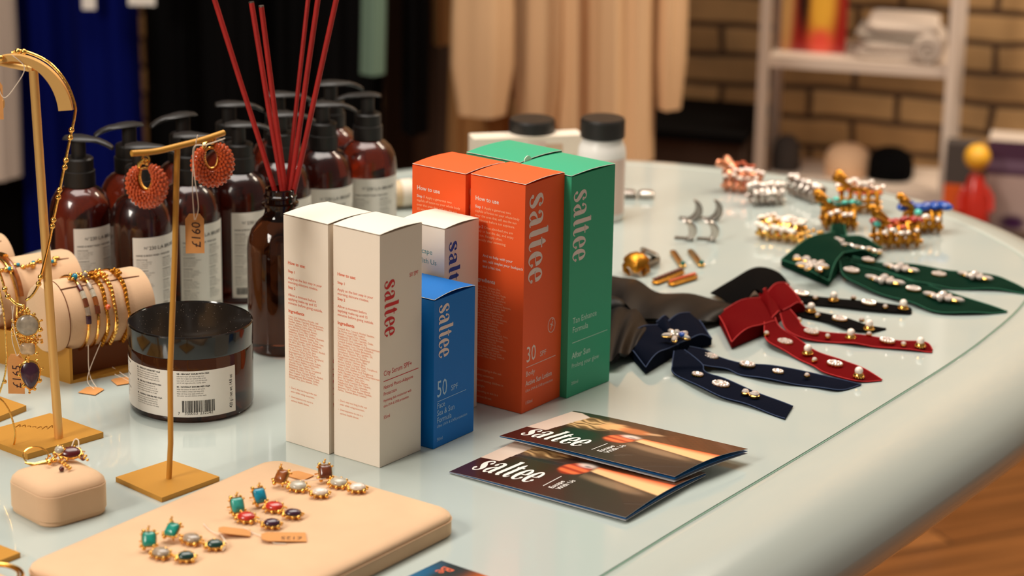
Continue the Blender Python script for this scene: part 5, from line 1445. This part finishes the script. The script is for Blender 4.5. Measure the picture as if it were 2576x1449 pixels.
for nme, c_ in dict(cloth_black=(7, 6, 6), cloth_blue=(1, 10, 80), cloth_white=(190, 172, 156), cloth_beige=(206, 166, 124), cloth_sand=(214, 172, 128), cloth_camel=(150, 104, 56), cloth_mint=(96, 118, 100), cloth_brown=(60, 40, 26)).items():
    fabric(nme, *c_, sheen=0.0 if nme in ('cloth_black', 'cloth_blue') else .15)
Mt['cloth_black'].node_tree.nodes['Principled BSDF'].inputs['Specular IOR Level'].default_value = .1
Mt['cloth_blue'].node_tree.nodes['Principled BSDF'].inputs['Specular IOR Level'].default_value = .1
# rail
rl_ = thing('clothes_rail', 'metal clothes rail carrying the hanging garments behind the table', 'clothes rail', (-.2, railY(-.2), 0))
mb = MB(); pA = Vector((-1.5, railY(-1.5), RAILZ)) - rl_.location; pB = Vector((.46, railY(.46), RAILZ)) - rl_.location
mb.tube([pA, pB], .012, 12); mb.build('rail_bar', 'dsilver', rl_)
for P_ in (pA, pB):
    yw = 4.45 + (P_.x - .2) * math.tan(WA) - rl_.location.y
    MB().tube([P_, Vector((P_.x, yw - .004, P_.z))], .009, 12).build('wall_bracket', 'dsilver', rl_)
Yl = railY(-.5)
def gz(px, py, Y): return Zp(px, py, Y)
YW = railY(-.72)
garment('white_garment', 'off white garment at the far left edge, tag hanging in front', 'garment', X_(-190, YW), X_(52, YW), YW - .06, gz(20, 420, YW), 'cloth_white', 6, .25, .035, ph=.4)
YB_ = railY(-.6)
garment('blue_garment', 'royal blue trousers hanging left, beside the white garment', 'garment', X_(26, YB_), X_(206, YB_), YB_ + .05, .14, 'cloth_blue', 4, .25, .035, ph=1.0, group='blue garments')
garment('blue_garment', 'royal blue trouser leg hanging right, next to the black clothes', 'garment', X_(200, YB_), X_(368, YB_), YB_ - .045, .14, 'cloth_blue', 3, .25, .035, ph=2.2, group='blue garments')
for i, (a_, b_) in enumerate(((360, 512), (506, 660), (654, 800), (794, 965))):
    Yk = railY(X_((a_ + b_) / 2, 3.7)) + (-.045 if i % 2 else .055)
    garment('black_garment', ['black garment beside the blue clothes, leftmost of the black', 'black garment hanging behind the left reeds', 'black garment hanging behind the right reeds', 'black garment, rightmost, beside the mint strap'][i], 'garment',
            X_(a_, Yk), X_(b_, Yk), Yk, .14, 'cloth_black', 5, .3, .032, ph=i * 1.3, group='black garments')
Yk = railY(X_(-60, 3.7)) + .06
garment('black_garment', 'black garment behind the off white garment at the left edge', 'garment', X_(-190, Yk), X_(70, Yk), Yk, .14, 'cloth_black', 5, .3, .032, ph=3, group='black garments')
Yk = railY(X_(1050, 3.6)) + .16
garment('added_dark_cloth', 'added dark brown cloth darkening the wall behind the black trousers', 'coat', X_(962, Yk), X_(1136, Yk), Yk, gz(1050, 440, Yk), 'cloth_brown', 4, .3, .03, ph=1.5)  # cloth added to stand in for the unlit wall here
Yk = railY(X_(930, 3.6)) - .13
garment('mint_garment', 'pale mint strap garment hanging over the black clothes', 'garment', X_(904, Yk), X_(966, Yk), Yk, gz(930, 185, Yk), 'cloth_mint', 4, .2, .014, ph=.3)
Yk = railY(X_(1050, 3.6))
garment('black_trousers', 'black trousers hanging between the mint strap and beige coats', 'trousers', X_(1006, Yk), X_(1074, Yk), Yk - .01, gz(1050, 325, Yk), 'cloth_black', 4, .3, .035, ph=.9)
garment('camel_garment', 'camel brown garment edge left of the beige sleeves', 'garment', X_(1078, Yk), X_(1130, Yk), Yk + .055, gz(1110, 125, Yk), 'cloth_camel', 4, .3, .03, ph=2)
Y1 = railY(0) - .02
S_ = lambda a, b, pyb, dy, m: (X_(a, Y1), X_(b, Y1), gz((a + b) / 2, pyb, Y1), dy, m)
garment('beige_coat', 'beige knitted coat on the left with a cuffed sleeve in front', 'coat', X_(1128, Y1 + .08), X_(1285, Y1 + .08), Y1 + .08, gz(1200, 420, Y1), 'cloth_camel', 5, .25, .04, sleeves=[S_(1142, 1290, 272, -.12, 'cloth_beige')])
garment('beige_coat', 'beige coat in the middle with long tapering sleeve', 'coat', X_(1380, Y1 + .03), X_(1520, Y1 + .03), Y1 + .05, gz(1420, 400, Y1), 'cloth_sand', 4, .3, .045, sleeves=[S_(1292, 1422, 325, -.03, 'cloth_beige')], ph=1.2)
garment('beige_coat', 'sand coloured coat on the right with a cuffed sleeve on its right', 'coat', X_(1500, Y1), X_(1648, Y1), Y1 - .02, gz(1560, 392, Y1), 'cloth_sand', 4, .25, .045, sleeves=[S_(1648, 1726, 266, .01, 'cloth_sand')], ph=2.6)
# garment labels seen at the top edge
for px, w_, pyb, lb in ((224, .020, 24, 'small pale swing label on the blue cloth, left of two'), (357, .040, 14, 'wider pale swing label at the top edge before black cloth')):
    q = atY(px, pyb, YB_ - .115)
    t = thing('swing_label', lb, 'label', q, 0, 'swing labels on garments')
    MB().box((0, 0, .040), (w_, .0012, .08)).build('card', 'label', t, smooth=False)
    MB().tube([(0, 0, .078), (0, .03, .16), (0, .055, .22)], .0008, 5).build('string', 'string', t)

# ================================================================ background: shelf unit
SY = 3.86
def sx(px, Y=SY): return atY(px, 200, Y)
uw = .026
pL = atY(1922, 155, 3.93); pR = atY(2394, 182, 3.86)
sv = Vector((pR.x - pL.x, pR.y - pL.y, 0)); sw_ = sv.length; sa = math.atan2(sv.y, sv.x)
su = thing('shelf_unit', 'white metal shelf unit standing before the brick wall', 'shelf', Vector((pL.x, pL.y, 0)), sa)
Mt['shelfw'] = mat('white_shelf_paint', srgb(206, 186, 168), .5)
DP = .17; uw = .016
for x in (0, sw_):
    for y in (0, DP): MB().box((x, y, .75), (uw, uw, 1.5)).build('upright', 'shelfw', su, smooth=False)
zs_ = (pL.z + pR.z) / 2
zlow = atY(2150, 452, 3.98).z
for z in (zs_, zlow, zs_ + .37, zs_ + .74):
    if z < 1.5: MB().box((sw_ / 2, DP / 2, z), (sw_ - uw - .0004, DP - .001, .018)).build('shelf_board', 'shelfw', su, smooth=False)
ux = Vector((math.cos(sa), math.sin(sa), 0)); uy = Vector((-ux.y, ux.x, 0))
def sh(x, y, z): return su.location + ux * x + uy * y + Vector((0, 0, z))
zt_ = zs_ + .0092
# magazine with colourful cover
def magc(u, v):
    c = srgb(150, 24, 20)[:3]
    c = lerp(c, srgb(236, 176, 60)[:3], blob(u, v, .62, .42, .22, .36, 0, 2)); c = lerp(c, srgb(236, 150, 140)[:3], blob(u, v, .55, .80, .32, .22))
    c = lerp(c, srgb(34, 16, 12)[:3], blob(u, v, .34, .45, .10, .32, 0, 2)); c = lerp(c, srgb(208, 160, 96)[:3], blob(u, v, .08, .5, .12, .6))
    return lerp(c, srgb(226, 80, 60)[:3], blob(u, v, .62, .08, .2, .12))
t = thing('picture_box', 'red and yellow picture box standing on the white shelf', 'box', sh(.070, .05, zt_), sa)
MB().box((0, .012, .10), (.104, .022, .20)).build('box_body', 'redst', t, smooth=False)
paint_sheet('printed_face', lambda u, v: Vector((-.052 + .104 * u, -.0005, .2 * v)), magc, 50, 60, .0006, 'cover', t)
rd = random.Random(8)
Mt['cl_white'] = fab = mat('folded_white_cloth', srgb(196, 178, 162), .8)
Mt['cl_grey'] = mat('folded_grey_cloth', srgb(150, 136, 122), .8)
for i in range(4):
    t = thing('folded_cloth', ['lowest of the folded pale cloths on the shelf', 'second folded pale cloth up from the shelf board', 'third folded pale cloth up from the shelf board', 'topmost folded pale cloth on the shelf stack'][i], 'folded cloth', sh(.205 + .006 * (i % 2), .088, zt_ + .0145 * i), sa + .05 * (i % 2), 'folded cloths on the shelf')
    loft_r = [[(x * (1 if i < 3 else .85), y, z + .001 * math.sin(x * 90)) for x, y in rrect(.066 - ins, .070 - ins, .02)] for ins, z in ((.006, 0), (0, .004), (0, .010), (.006, .0140))]
    mb = MB(); loft(mb, loft_r); mb.build('cloth', 'cl_white' if i != 2 else 'cl_grey', t)
t = thing('rolled_cloth', 'rolled pale cloth with visible spiral end at the shelf right side', 'cloth roll', sh(sw_ - .040, .004, zt_), sa)
RY = Matrix.Rotation(-PI / 2, 3, 'X')
MB().lathe([(0, 0), (.021, 0), (.0235, .003), (.0235, .11), (0, .11)], (0, 0, .0236), 28, R=RY, cap=False).build('roll', 'cl_white', t)
MB().tube([(.0012 * k_ * math.cos(k_ * .7), -.0012, .0236 + .0012 * k_ * math.sin(k_ * .7)) for k_ in range(18)], .0016, 6).build('spiral_edge', 'cl_grey', t)
# lower shelf things
zl = zlow + .0092
Mt['hatblack'] = mat('black_felt', srgb(6, 5, 5), .9, spec=.1); Mt['hatbeige'] = mat('beige_felt', srgb(224, 180, 140), .9); Mt['hatgrey'] = mat('grey_felt', srgb(70, 60, 54), .9)
for nm_, lb_t, px, pyt, rpx, m_ in (('beige_hat', 'beige cap on the lower shelf left of the black cap', 2124, 362, 58, 'hatbeige'), ('black_hat', 'black cap on the lower shelf', 2236, 370, 58, 'hatblack'), ('dark_beanie', 'dark grey knitted beanie at the lower shelf left side', 1962, 338, 36, 'hatgrey')):
    xx = (atY(px, pyt, SY + .06) - su.location).dot(ux); r = rpx / pxm(sh(xx, .09, .4))
    h_ = zof(sh(xx, .09, 0), pyt) + TZ - zl
    t = thing(nm_, lb_t, 'hat', sh(xx, .09, zl), sa)
    MB().lathe([(r * .98, 0), (r * 1.02, .01), (r * 1.0, h_ * .5), (r * .84, h_ * .8), (r * .5, h_ * .96), (.001, h_)], seg=32).build('crown', m_, t)
    mb = MB(); loft(mb, [[(r * .9 * math.cos(a), -r * .55 - r * .6 * math.sin(a), z) for a in [PI * i / 12 for i in range(13)]] for z in (.001, .006)]); mb.build('brim', m_, t)
# ================================================================ background right: toy and printed box on a low bench
YT = 3.72
zb_ = atY(2480, 585, YT).z
bn = thing('low_bench', 'low wooden bench at right behind the table, toys on it', 'bench', (atY(2402, 560, YT).x + .155, YT + .03, 0), sa)
MB().box((0, 0, zb_ - .012), (.30, .20, .024)).build('bench_top', 'cloth_brown', bn, smooth=False)
for x in (-.13, .13):
    for y in (-.08, .08): MB().box((x, y, (zb_ - .024) / 2), (.03, .03, zb_ - .024)).build('leg', 'cloth_brown', bn, smooth=False)
def stand_at(px, Y): q_ = atY(px, 560, Y); return Vector((q_.x, Y, zb_))
q = stand_at(2447, 3.70); pm_ = pxm(q)
t = thing('toy_figure', 'toy figure with round yellow head and red body', 'toy', q)
hz_ = zof(q, 395) + TZ - zb_
MB().lathe([(.001, 0), (.022, .0), (.026, .01), (.024, hz_ * .35), (.018, hz_ * .58), (.012, hz_ * .74), (.008, hz_ * .8)], seg=24).build('body', 'redst', t)
Mt['toyyellow'] = mat('yellow_plastic', srgb(240, 176, 50), .4)
MB().ball((0, 0, hz_), 33 / pm_, seg=24, rings=14).build('head', 'toyyellow', t)
for s_ in (-1, 1): MB().tube([(s_ * .015, 0, hz_ * .62), (s_ * .024, -.006, hz_ * .5), (s_ * .024, -.012, hz_ * .34)], .005, 8).build('arm', 'redst', t)
def boxc(u, v):
    c = srgb(176, 150, 140)[:3]
    if v > .60: c = srgb(74, 46, 66)[:3]
    if .66 < v < .80: c = srgb(110, 86, 104)[:3]
    c = lerp(c, srgb(176, 116, 76)[:3], blob(u, v, .70, .26, .16, .20, 0, 3)); c = lerp(c, srgb(120, 50, 30)[:3], blob(u, v, .70, .42, .16, .06, 0, 2))
    return lerp(c, srgb(60, 20, 60)[:3], blob(u, v, .30, .08, .14, .09, 0, 3))
q = stand_at(2472, 3.75)
t = thing('printed_box', 'purple and white printed box right of the yellow headed toy', 'box', q, sa)
hb_ = zof(q, 352) + TZ - zb_; wb_ = .15
MB().box((wb_ / 2, .035, hb_ / 2), (wb_, .068, hb_)).build('box_body', 'cl_white', t, smooth=False)
paint_sheet('printed_face', lambda u, v: Vector((wb_ * u, 0, hb_ * v)), boxc, 50, 50, .0006, 'cover', t)
q = stand_at(2408, 3.80)
t = thing('small_carton', 'small dark carton between shelf upright and yellow headed toy', 'box', q, sa)
MB().box((0, .02, .06), (.05, .04, .12)).build('box_body', 'hatgrey', t, smooth=False)
MB().box((0, -.0005, .03), (.05, .001, .05)).build('orange_band', 'orangest', t, smooth=False)
# low storage box at the wall, left of the shelf
q = atY(1755, 330, 4.0)
t = thing('wooden_crate', 'dark brown wooden crate against the wall, painted shadow line on top, left of the white shelf', 'crate', (q.x, 4.05, 0), WA)
MB().box((0, 0, q.z / 2), (.20, .24, q.z)).build('crate_body', 'cloth_brown', t, smooth=False)
MB().box((0, 0, q.z + .008), (.21, .25, .014)).build('lid', 'cloth_black', t, smooth=False)  # black slab painting the shadow line above the crate
